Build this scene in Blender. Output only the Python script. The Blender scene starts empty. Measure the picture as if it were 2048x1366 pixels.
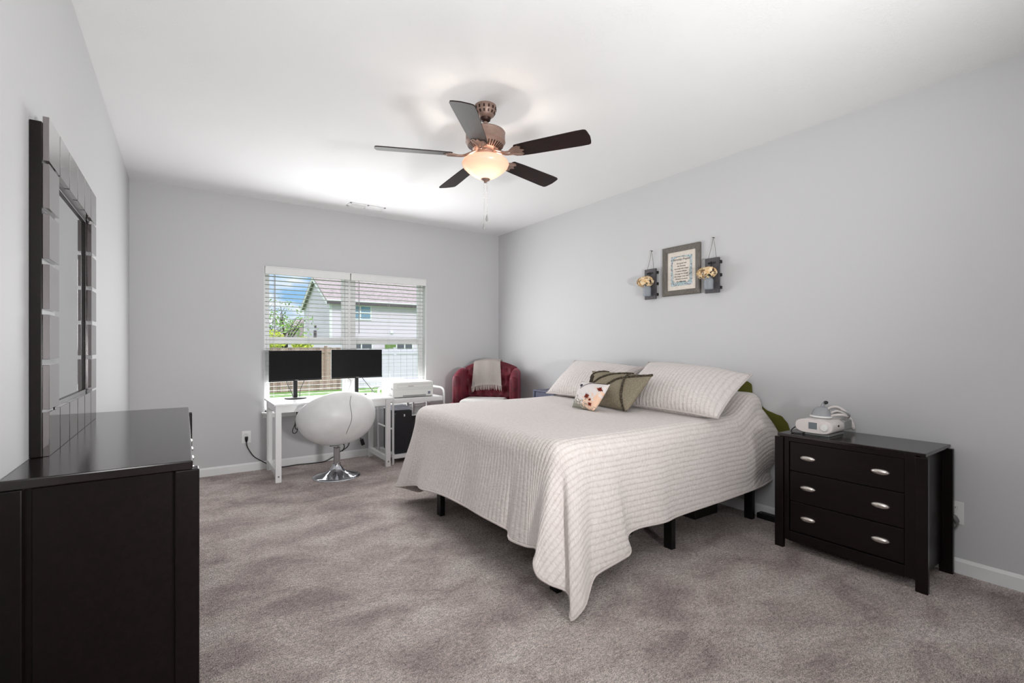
import bpy, bmesh, math, random
import numpy as np
from mathutils import Vector, Matrix, noise
random.seed(7)
R = math.radians
SC = bpy.context.scene
COL = SC.collection

# ------------------------------------------------------------------ camera, world, lights
XR, XL, YB, YF, HC = 3.515, -0.398, 5.437, -1.75, 2.74
cam = bpy.data.cameras.new('camera'); cam.sensor_width = 36.0
cam.lens = 956.318 / 2048 * 36.0; cam.shift_y = 10 / 2048; cam.clip_start = 0.02; cam.clip_end = 300
camo = bpy.data.objects.new('camera', cam); COL.objects.link(camo)
camo.location = (0, 0, 1.245); camo.rotation_euler = (R(90), 0, -R(34.48946))
SC.camera = camo

def build_world():
    w = bpy.data.worlds.new('sky'); SC.world = w; w.use_nodes = True
    nt = w.node_tree; N = nt.nodes; L = nt.links
    for n in list(N): N.remove(n)
    out = N.new('ShaderNodeOutputWorld'); bg = N.new('ShaderNodeBackground')
    tc = N.new('ShaderNodeTexCoord'); sep = N.new('ShaderNodeSeparateXYZ')
    L.new(tc.outputs['Generated'], sep.inputs[0])
    ramp = N.new('ShaderNodeValToRGB')
    e = ramp.color_ramp.elements
    e[0].position = 0.0; e[0].color = (0.72, 0.80, 0.86, 1)
    e[1].position = 1.0; e[1].color = (1.5, 1.55, 1.65, 1)
    m = e.new(0.09); m.color = (0.30, 0.55, 0.86, 1)
    m = e.new(0.15); m.color = (0.30, 0.58, 0.98, 1)
    m = e.new(0.32); m.color = (1.3, 1.38, 1.5, 1)
    L.new(sep.outputs['Z'], ramp.inputs[0])
    mp = N.new('ShaderNodeMapping'); mp.inputs['Scale'].default_value = (5, 5, 17)
    mp.inputs['Location'].default_value = (0.4, 0.0, 0.35)
    L.new(tc.outputs['Generated'], mp.inputs[0])
    no = N.new('ShaderNodeTexNoise'); no.inputs['Scale'].default_value = 1.3
    no.inputs['Detail'].default_value = 5; no.inputs['Roughness'].default_value = 0.55
    L.new(mp.outputs[0], no.inputs['Vector'])
    cr = N.new('ShaderNodeValToRGB')
    cr.color_ramp.elements[0].position = 0.43; cr.color_ramp.elements[0].color = (0, 0, 0, 1)
    cr.color_ramp.elements[1].position = 0.56; cr.color_ramp.elements[1].color = (1, 1, 1, 1)
    L.new(no.outputs['Fac'], cr.inputs[0])
    mx = N.new('ShaderNodeMixRGB'); mx.blend_type = 'LIGHTEN'; mx.inputs[2].default_value = (0.93, 0.95, 1.0, 1)
    L.new(cr.outputs[0], mx.inputs[0]); L.new(ramp.outputs[0], mx.inputs[1])
    L.new(mx.outputs[0], bg.inputs[0]); bg.inputs[1].default_value = 1.0
    L.new(bg.outputs[0], out.inputs[0])
build_world()

def lamp(name, kind, loc, energy, color=(1, 1, 1), target=None, size=None, size_y=None, radius=None):
    d = bpy.data.lights.new(name, kind); d.energy = energy; d.color = color
    if kind == 'AREA':
        d.shape = 'RECTANGLE'; d.size = size; d.size_y = size_y
    if kind == 'POINT': d.shadow_soft_size = radius
    if kind == 'SUN': d.angle = radius
    o = bpy.data.objects.new(name, d); COL.objects.link(o); o.location = loc
    if target is not None:
        o.rotation_euler = (Vector(target) - Vector(loc)).to_track_quat('-Z', 'Y').to_euler()
    return o
SUN = lamp('sunlight', 'SUN', (0, -20, 30), 1.6, (1, 0.95, 0.9), target=(6, 12, 0), radius=R(1.0))
SKY = lamp('window_daylight', 'AREA', (1.565, 5.402, 1.335), 66, (0.99, 0.99, 1.0), target=(1.565, 0.0, 0.7), size=1.74, size_y=1.44)
FILL = lamp('offscreen_fill', 'AREA', (XL + 0.03, 0.1, 1.7), 32, (1, 1, 1), target=(3.5, 0.6, 0.5), size=1.3, size_y=1.1)  # added fill lamp, out of view against the solid left wall; no doorway there
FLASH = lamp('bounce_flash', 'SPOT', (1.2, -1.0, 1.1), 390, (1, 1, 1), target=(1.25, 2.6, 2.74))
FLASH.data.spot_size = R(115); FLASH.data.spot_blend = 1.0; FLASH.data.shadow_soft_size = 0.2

SC.view_settings.view_transform = 'Standard'; SC.view_settings.look = 'None'
SC.view_settings.gamma = 1.0; SC.view_settings.use_curve_mapping = False
SC.view_settings.exposure = 0.23

# ------------------------------------------------------------------ materials
def lin(c):
    if isinstance(c, str):
        c = tuple(int(c[i:i + 2], 16) / 255 for i in (0, 2, 4))
    return tuple((x / 12.92 if x <= 0.04045 else ((x + 0.055) / 1.055) ** 2.4) for x in c) + (1.0,)

class M:
    """A principled material with optional procedural colour noise and bump."""
    def __init__(s, name, color, rough=0.5, metal=0.0, spec=0.5, coat=0.0):
        s.m = bpy.data.materials.new(name); s.m.use_nodes = True
        s.nt = s.m.node_tree; s.N = s.nt.nodes; s.L = s.nt.links
        s.b = s.N['Principled BSDF']
        s.c = lin(color)
        s.b.inputs['Base Color'].default_value = s.c; s.b.inputs['Roughness'].default_value = rough
        s.b.inputs['Metallic'].default_value = metal; s.b.inputs['Specular IOR Level'].default_value = spec
        if coat: s.b.inputs['Coat Weight'].default_value = coat; s.b.inputs['Coat Roughness'].default_value = 0.12
    def coord(s, kind='Object', scale=(1, 1, 1), rot=(0, 0, 0)):
        tc = s.N.new('ShaderNodeTexCoord'); mp = s.N.new('ShaderNodeMapping')
        mp.inputs['Scale'].default_value = scale; mp.inputs['Rotation'].default_value = rot
        s.L.new(tc.outputs[kind], mp.inputs[0]); return mp.outputs[0]
    def noise(s, vec, scale, detail=3, rough=0.5, dist=0.0):
        n = s.N.new('ShaderNodeTexNoise'); n.inputs['Scale'].default_value = scale
        n.inputs['Detail'].default_value = detail; n.inputs['Roughness'].default_value = rough
        n.inputs['Distortion'].default_value = dist
        s.L.new(vec, n.inputs['Vector']); return n.outputs['Fac']
    def voronoi(s, vec, scale, out='Distance'):
        n = s.N.new('ShaderNodeTexVoronoi'); n.inputs['Scale'].default_value = scale
        s.L.new(vec, n.inputs['Vector']); return n.outputs[out]
    def ramp(s, fac, stops):
        r = s.N.new('ShaderNodeValToRGB'); e = r.color_ramp.elements
        while len(e) < len(stops): e.new(0.5)
        for i, (p, c) in enumerate(stops):
            e[i].position = p; e[i].color = lin(c) if (isinstance(c, str)) else (c, c, c, 1)
        s.L.new(fac, r.inputs[0]); return r.outputs[0]
    def mix(s, fac, a, b, mode='MIX'):
        n = s.N.new('ShaderNodeMixRGB'); n.blend_type = mode
        for i, v in ((0, fac), (1, a), (2, b)):
            if isinstance(v, (int, float)): n.inputs[i].default_value = v if i == 0 else (v, v, v, 1)
            elif isinstance(v, str): n.inputs[i].default_value = lin(v)
            elif isinstance(v, tuple): n.inputs[i].default_value = v
            else: s.L.new(v, n.inputs[i])
        return n.outputs[0]
    def math(s, op, a, b=0.0, c=None):
        n = s.N.new('ShaderNodeMath'); n.operation = op
        for i, v in enumerate((a, b) if c is None else (a, b, c)):
            if isinstance(v, (int, float)): n.inputs[i].default_value = v
            else: s.L.new(v, n.inputs[i])
        return n.outputs[0]
    def color(s, sock): s.L.new(sock, s.b.inputs['Base Color']); return s
    def roughness(s, sock): s.L.new(sock, s.b.inputs['Roughness']); return s
    def bump(s, h, strength=0.3, dist=0.01):
        n = s.N.new('ShaderNodeBump'); n.inputs['Strength'].default_value = strength
        n.inputs['Distance'].default_value = dist
        s.L.new(h, n.inputs['Height']); s.L.new(n.outputs[0], s.b.inputs['Normal']); return s

MAT = {}
def plain(name, color, rough=0.5, metal=0.0, spec=0.5, coat=0.0, var=0.06, scale=14.0):
    k = M(name, color, rough, metal, spec, coat)
    v = k.noise(k.coord(), scale, 3)
    f = k.ramp(v, [(0.3, 1.0 - var), (0.7, 1.0)])
    k.color(k.mix(1.0, k.c, f, 'MULTIPLY'))
    MAT[name] = k.m; return k.m

def make_mats():
    # painted walls: faint roller stipple
    for nm, c in (('wall_paint', 'C4C4C5'), ):
        k = M(nm, c, 0.62, spec=0.25)
        v = k.noise(k.coord(), 260, 2)
        k.bump(v, 0.05, 0.003)
        big = k.ramp(k.noise(k.coord(), 0.9, 2), [(0.3, 0.97), (0.7, 1.0)])
        k.color(k.mix(1.0, k.c, big, 'MULTIPLY')); MAT[nm] = k.m
    # stomped ceiling texture: short radiating ridges
    k = M('ceiling_texture', 'E6E6E6', 0.8, spec=0.15)
    co = k.coord()
    a = k.noise(co, 22, 4, 0.6, 2.2); rid = k.math('ABSOLUTE', k.math('SUBTRACT', a, 0.5))
    r = k.ramp(rid, [(0.0, 1.0), (0.035, 0.0)])
    msk = k.ramp(k.noise(co, 4.0, 2), [(0.46, 0.0), (0.58, 1.0)])
    k.bump(k.mix(1.0, r, msk, 'MULTIPLY'), 0.22, 0.005); MAT['ceiling_texture'] = k.m
    # cut pile carpet
    k = M('carpet', '7B6E6B', 0.95, spec=0.08)
    co = k.coord()
    wob = k.noise(co, 1.7, 3, 0.6)
    nap = k.ramp(k.noise(k.coord(scale=(1, 1.5, 1), rot=(0, 0, 0.5)), 2.6, 5, 0.62, 0.5), [(0.34, 'B0A29F'), (0.52, 'D2C5BF'), (0.68, 'E4D9D4')])
    tuft = k.voronoi(k.coord(scale=(1.0, 1.5, 1.0), rot=(0, 0, 0.55)), 150)
    fine = k.noise(co, 330, 2, 0.7)
    tone = k.ramp(fine, [(0.32, 0.28), (0.50, 0.95), (0.70, 1.45)])
    tone2 = k.ramp(tuft, [(0.15, 1.0), (0.75, 0.55)])
    mid = k.ramp(k.noise(k.coord(scale=(1, 2.0, 1), rot=(0, 0, 0.5)), 42, 3, 0.6), [(0.32, 0.72), (0.62, 1.1)])
    c = k.mix(1.0, nap, tone, 'MULTIPLY'); c = k.mix(1.0, c, tone2, 'MULTIPLY'); c = k.mix(1.0, c, mid, 'MULTIPLY'); c = k.mix(1.0, c, 1.5, 'MULTIPLY')
    k.color(c)
    h = k.math('ADD', k.math('MULTIPLY', tuft, -0.8), k.math('MULTIPLY', k.noise(k.coord(scale=(1, 2.0, 1), rot=(0, 0, 0.5)), 42, 3), 1.6))
    h = k.math('ADD', h, k.math('MULTIPLY', fine, 0.5))
    k.bump(h, 0.9, 0.012); MAT['carpet'] = k.m
    # espresso stained wood
    for nm, c1, c2, rg, sp in (('espresso_wood', '0D0707', '170D0E', 0.30, 0.27), ('espresso_top', '120A0B', '1D1213', 0.17, 0.75)):
        k = M(nm, c1, rg, spec=sp)
        g = k.noise(k.coord(scale=(9, 1.2, 9)), 6, 4, 0.6, 0.6)
        k.color(k.ramp(g, [(0.35, c1), (0.68, c2)])); MAT[nm] = k.m
    k = M('mirror_block_lacquer', '2B2022', 0.08, metal=0.6, spec=1.0, coat=1.0)
    k.b.inputs['Coat IOR'].default_value = 2.4; k.b.inputs['Coat Roughness'].default_value = 0.05
    g = k.noise(k.coord(scale=(9, 9, 1.2)), 6, 4, 0.6, 0.6)
    k.color(k.ramp(g, [(0.35, '5E5354'), (0.68, '6E6264')])); MAT['mirror_block_lacquer'] = k.m
    # quilted cotton: stitched channels at constant v, puckers across them
    for nm, c1, c2, sp in (('quilt_fabric', 'C9C0BB', 'DCD5D2', 0.030), ('sham_fabric', 'CAC2BE', 'DDD6D3', 0.034)):
        k = M(nm, c1, 0.85, spec=0.15)
        k.b.inputs['Sheen Weight'].default_value = 0.25
        uv = k.coord('UV')
        sx = k.N.new('ShaderNodeSeparateXYZ'); k.L.new(uv, sx.inputs[0])
        wob = k.math('MULTIPLY', k.math('SUBTRACT', k.noise(uv, 9, 2), 0.5), 0.012)
        v = k.math('ADD', sx.outputs[1], wob)
        ph = k.math('MULTIPLY', v, math.pi / sp)
        chan = k.math('POWER', k.math('ABSOLUTE', k.math('SINE', ph)), 0.55)
        puck = k.noise(k.coord('UV', scale=(95, 36, 1)), 1.0, 3, 0.6, 0.8)
        puck2 = k.noise(k.coord('UV', scale=(38, 30, 1)), 1.0, 2, 0.5)
        hh = k.math('ADD', k.math('MULTIPLY', chan, 0.6), k.math('MULTIPLY', puck, 1.0))
        hh = k.math('ADD', hh, k.math('MULTIPLY', puck2, 0.6))
        k.color(k.ramp(k.math('ADD', k.math('MULTIPLY', chan, 0.22), k.math('MULTIPLY', puck, 0.72)), [(0.15, 'B3A9A6'), (0.42, c1), (0.75, c2)]))
        k.bump(hh, 0.52, 0.009); MAT[nm] = k.m
    # velvet
    k = M('burgundy_velvet', '54121F', 0.55, spec=0.3)
    k.b.inputs['Sheen Weight'].default_value = 0.55; k.b.inputs['Sheen Roughness'].default_value = 0.35
    k.b.inputs['Sheen Tint'].default_value = lin('C76A80')
    g = k.noise(k.coord(), 14, 3)
    k.color(k.ramp(g, [(0.3, '470D18'), (0.7, '6C1D2C')])); MAT['burgundy_velvet'] = k.m
    # knitted throw
    k = M('cream_knit', 'CFC5BF', 0.9, spec=0.1)
    uv = k.coord('UV'); sx = k.N.new('ShaderNodeSeparateXYZ'); k.L.new(uv, sx.inputs[0])
    tri = k.math('PINGPONG', sx.outputs[0], 0.03)
    z = k.math('SINE', k.math('MULTIPLY', k.math('ADD', sx.outputs[1], k.math('MULTIPLY', tri, 1.4)), 330))
    k.bump(z, 0.4, 0.004); k.color(k.ramp(z, [(0.0, 'D2C9C3'), (0.6, 'E6DED9')])); MAT['cream_knit'] = k.m
    # woven olive cushion
    k = M('olive_weave', '6E6A5C', 0.9, spec=0.1)
    g = k.noise(k.coord(scale=(120, 60, 60)), 2, 3, 0.7)
    k.color(k.ramp(g, [(0.3, '6E6554'), (0.7, '958C7A')])); k.bump(g, 0.4, 0.003); MAT['olive_weave'] = k.m
    k = M('olive_fringe', '39342C', 0.95, spec=0.05)
    g = k.voronoi(k.coord(), 160); k.color(k.ramp(g, [(0.1, '7A7263'), (0.6, '38332B')])); k.bump(g, 0.9, 0.006); MAT['olive_fringe'] = k.m
    # printed autumn cushion
    k = M('autumn_print', 'D9D0CC', 0.85, spec=0.1)
    uv = k.coord('UV')
    sx = k.N.new('ShaderNodeSeparateXYZ'); k.L.new(uv, sx.inputs[0])
    n1 = k.noise(uv, 9, 3, 0.6)
    pe = k.ramp(k.math('ADD', n1, k.math('MULTIPLY', k.math('SUBTRACT', sx.outputs[0], sx.outputs[1]), 0.45)), [(0.62, 0.0), (0.72, 1.0)])
    base = k.mix(pe, 'D8D2D0', 'E3BFA6')
    n2 = k.noise(uv, 13, 4, 0.7)
    sage = k.ramp(k.math('SUBTRACT', n2, k.math('MULTIPLY', k.math('ADD', sx.outputs[1], k.math('MULTIPLY', sx.outputs[0], 0.5)), 0.55)), [(0.26, 0.0), (0.34, 1.0)])
    k.color(k.mix(sage, base, '8D8C80')); MAT['autumn_print'] = k.m
    # dark cherry fan blade
    k = M('blade_wood', '2A100C', 0.5, spec=0.25)
    g = k.noise(k.coord(scale=(1.5, 16, 16)), 5, 4, 0.6, 0.5)
    k.color(k.ramp(g, [(0.32, '0E0504'), (0.55, '1E0B08'), (0.75, '2E110B')])); MAT['blade_wood'] = k.m
    # fan bowl: frosted glass lit by the bulb inside
    m = bpy.data.materials.new('frosted_glass'); m.use_nodes = True; nt = m.node_tree; N = nt.nodes; L = nt.links
    for n in list(N): N.remove(n)
    out = N.new('ShaderNodeOutputMaterial'); tr = N.new('ShaderNodeBsdfTranslucent'); gl = N.new('ShaderNodeBsdfGlossy'); df = N.new('ShaderNodeBsdfDiffuse')
    tr.inputs[0].default_value = (0.34, 0.285, 0.245, 1); df.inputs[0].default_value = lin('F2D9CC'); gl.inputs['Roughness'].default_value = 0.3
    m1 = N.new('ShaderNodeMixShader'); m1.inputs[0].default_value = 0.35; L.new(tr.outputs[0], m1.inputs[1]); L.new(df.outputs[0], m1.inputs[2])
    m2 = N.new('ShaderNodeMixShader'); m2.inputs[0].default_value = 0.05; L.new(m1.outputs[0], m2.inputs[1]); L.new(gl.outputs[0], m2.inputs[2])
    no = N.new('ShaderNodeTexNoise'); no.inputs['Scale'].default_value = 9; bp = N.new('ShaderNodeBump'); bp.inputs['Strength'].default_value = 0.05
    L.new(no.outputs['Fac'], bp.inputs['Height']); L.new(bp.outputs[0], gl.inputs['Normal'])
    L.new(m2.outputs[0], out.inputs[0]); MAT['frosted_glass'] = m
    # window glass: clear pane with a faint reflection
    m = bpy.data.materials.new('window_glass'); m.use_nodes = True; nt = m.node_tree; N = nt.nodes; L = nt.links
    for n in list(N): N.remove(n)
    out = N.new('ShaderNodeOutputMaterial'); tp = N.new('ShaderNodeBsdfTransparent'); gl = N.new('ShaderNodeBsdfGlossy'); gl.inputs['Roughness'].default_value = 0.02
    tp.inputs[0].default_value = (0.96, 0.97, 0.97, 1)
    mx = N.new('ShaderNodeMixShader'); mx.inputs[0].default_value = 0.03
    L.new(tp.outputs[0], mx.inputs[1]); L.new(gl.outputs[0], mx.inputs[2]); L.new(mx.outputs[0], out.inputs[0]); MAT['window_glass'] = m
    # clear moulded plastic and jar glass
    for nm, c, fac in (('jar_glass', 'DDE1E6', 0.28), ('clear_plastic', 'D5D7DA', 0.35)):
        m = bpy.data.materials.new(nm); m.use_nodes = True; nt = m.node_tree; N = nt.nodes; L = nt.links
        for n in list(N): N.remove(n)
        out = N.new('ShaderNodeOutputMaterial'); tp = N.new('ShaderNodeBsdfTransparent'); tp.inputs[0].default_value = lin(c)
        pb = N.new('ShaderNodeBsdfPrincipled'); pb.inputs['Base Color'].default_value = lin(c); pb.inputs['Roughness'].default_value = 0.1; pb.inputs['Specular IOR Level'].default_value = 0.9
        no = N.new('ShaderNodeTexVoronoi'); no.inputs['Scale'].default_value = 60; bp = N.new('ShaderNodeBump'); bp.inputs['Strength'].default_value = 0.5
        L.new(no.outputs[0], bp.inputs['Height']); L.new(bp.outputs[0], pb.inputs['Normal'])
        mx = N.new('ShaderNodeMixShader'); mx.inputs[0].default_value = fac
        L.new(tp.outputs[0], mx.inputs[1]); L.new(pb.outputs[0], mx.inputs[2]); L.new(mx.outputs[0], out.inputs[0]); MAT[nm] = m
    # siding and shingles outdoors
    k = M('lavender_siding', 'C9C4CE', 0.7)
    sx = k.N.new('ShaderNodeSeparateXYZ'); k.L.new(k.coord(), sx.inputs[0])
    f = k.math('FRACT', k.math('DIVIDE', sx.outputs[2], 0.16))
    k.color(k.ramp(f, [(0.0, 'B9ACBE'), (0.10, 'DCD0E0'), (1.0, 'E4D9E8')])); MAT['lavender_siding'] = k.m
    k = M('roof_shingle', '9C8E8F', 0.9)
    g = k.noise(k.coord(scale=(1, 1, 3)), 5, 4, 0.7); k.color(k.ramp(g, [(0.35, '93858A'), (0.65, 'BDB0B2')])); MAT['roof_shingle'] = k.m
    k = M('cedar_fence', '9C8278', 0.85)
    sx = k.N.new('ShaderNodeSeparateXYZ'); k.L.new(k.coord(), sx.inputs[0])
    bd = k.math('FLOOR', k.math('DIVIDE', sx.outputs[0], 0.14)); wn = k.N.new('ShaderNodeTexWhiteNoise'); wn.noise_dimensions = '1D'; k.L.new(bd, wn.inputs['W'])
    g = k.noise(k.coord(scale=(14, 14, 1.2)), 3, 4, 0.7)
    k.color(k.ramp(k.math('ADD', k.math('MULTIPLY', wn.outputs['Value'], 0.5), k.math('MULTIPLY', g, 0.5)), [(0.2, '7D665F'), (0.5, '9E857C'), (0.8, 'B8A198')])); MAT['cedar_fence'] = k.m
    k = M('grass', '5F8A3C', 0.9)
    g = k.noise(k.coord(), 3.5, 5, 0.7); k.color(k.ramp(g, [(0.3, '4B742C'), (0.55, '6E9A45'), (0.75, '94B35C')])); k.bump(g, 0.6, 0.1); MAT['grass'] = k.m
    for nm, a, b in (('leaf_green', '4E7A2E', '8FB857'), ('leaf_lime', '9FB520', 'D2DA4A'), ('flower_petal', 'E6C08A', 'F9E8C8')):
        k = M(nm, a, 0.7); g = k.noise(k.coord(), 25 if nm != 'leaf_green' else 3, 3); k.color(k.ramp(g, [(0.35, a), (0.65, b)]))
        k.b.inputs['Transmission Weight'].default_value = 0.0; MAT[nm] = k.m
    # weathered boards and picture frame wood
    for nm, a, b in (('weathered_board', '2C2A2F', '5C585B'), ('driftwood_frame', '4A453F', '756F68')):
        k = M(nm, a, 0.6); g = k.noise(k.coord(scale=(40, 40, 5)), 3, 4, 0.7, 1.0); k.color(k.ramp(g, [(0.3, a), (0.7, b)])); k.bump(g, 0.3, 0.002); MAT[nm] = k.m
    # floral border print
    k = M('floral_print', '9FB0B5', 0.8); co = k.coord()
    v = k.voronoi(co, 95, 'Color'); sv = k.N.new('ShaderNodeSeparateXYZ'); k.L.new(v, sv.inputs[0])
    k.color(k.ramp(sv.outputs[0], [(0.0, '8FA6AD'), (0.3, 'A8BABA'), (0.5, 'BFC4CF'), (0.7, '98ABA6'), (0.9, '7F7B86')])); MAT['floral_print'] = k.m
    k = M('cream_paper', 'D3CABF', 0.8); g = k.noise(k.coord(), 60, 2); k.color(k.ramp(g, [(0.3, 'CEC5BA'), (0.7, 'D8D0C6')])); MAT['cream_paper'] = k.m
    # fake leather
    k = M('white_leatherette', 'D9D9D9', 0.38, spec=0.45); g = k.noise(k.coord(), 7, 2); k.bump(g, 0.15, 0.02)
    k.color(k.ramp(g, [(0.3, 'D2D2D2'), (0.7, 'DEDEDE')])); MAT['white_leatherette'] = k.m
    k = M('screen_black', '08090B', 0.36, spec=0.22); g = k.noise(k.coord(), 5, 2); k.color(k.ramp(g, [(0.3, '07080A'), (0.7, '0B0C0F')])); MAT['screen_black'] = k.m
    plain('white_trim', 'E4E4E4', 0.4, spec=0.4, var=0.03)
    plain('vinyl_white', 'F6F6F6', 0.35, var=0.02)
    plain('slat_white', 'DCDCDA', 0.45, var=0.03)
    plain('desk_white', 'E9E9E9', 0.22, var=0.02)
    plain('cart_white', 'E2E2E2', 0.4, var=0.03)
    plain('printer_plastic', 'D6D6D2', 0.4, var=0.03)
    plain('printer_grey', '8C8C8A', 0.45, var=0.05)
    plain('black_plastic', '0E0E10', 0.38, var=0.2)
    plain('matte_black', '09090A', 0.6, var=0.2)
    plain('cable_black', '141414', 0.5, var=0.2)
    plain('cable_grey', '6A6A6A', 0.5, var=0.1)
    plain('chrome', 'C9CBD0', 0.08, metal=1.0, var=0.03)
    plain('brushed_nickel', 'D8D2CC', 0.24, metal=1.0, var=0.06)
    plain('antique_copper', '93796D', 0.45, metal=0.35, var=0.25, scale=30)
    plain('copper_dark', '3A2620', 0.5, metal=0.6, var=0.3, scale=30)
    plain('mirror_glass', 'E9ECEC', 0.015, metal=1.0, var=0.01)
    plain('white_plastic', 'E2E2E0', 0.35, var=0.03)
    plain('cpap_white', 'D9D2CF', 0.3, var=0.03)
    plain('lcd_grey', '6A7479', 0.2, var=0.06)
    plain('slot_dark', '2A2A2A', 0.6, var=0.1)
    plain('navy_case', '12131B', 0.45, var=0.2)
    plain('paper_white', 'D6DAE8', 0.8, var=0.08)
    plain('navy_paint', '474A63', 0.5, var=0.1)
    plain('olive_cotton', '585726', 0.85, spec=0.1, var=0.25, scale=8)
    plain('mattress_grey', '9C9890', 0.9, var=0.1)
    plain('bed_metal', '0C0C0D', 0.45, metal=0.3, var=0.2)
    plain('storage_brown', '1C1513', 0.6, var=0.2)
    plain('white_blanket', 'D4D2D0', 0.9, spec=0.1, var=0.08, scale=40)
    plain('maroon_leaf', '7A2A1C', 0.8, spec=0.1, var=0.4, scale=90)
    plain('navy_button', '23263A', 0.5, var=0.1)
    plain('brown_twig', '3A2E2A', 0.8, var=0.2)
    plain('ink', '3F3B3C', 0.8, var=0.1)
    plain('twine', '6F6A66', 0.9, var=0.3, scale=200)
    plain('jar_zinc', '7C7C7C', 0.35, metal=0.8, var=0.2)
    plain('bark', '4C4038', 0.9, var=0.3)
    plain('ext_white', 'EDEDF0', 0.5, var=0.03)
    plain('vinyl_fence', 'D8D2E2', 0.5, var=0.03)
    plain('ext_glass', '86A7C4', 0.12, var=0.2, scale=1.2)
    plain('ext_glass_dark', '5A5C68', 0.15, var=0.2, scale=1.2)
    plain('gutter_dark', '5A5258', 0.6, var=0.1)
    plain('tarp_green', '6F8A4A', 0.8, var=0.15)
    plain('sticker_blue', '3B3F63', 0.5, var=0.1)
    plain('slat_cord', 'C9C9C6', 0.8, var=0.05)
    plain('wand_grey', '9C9C9A', 0.4, var=0.05)
make_mats()

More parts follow.
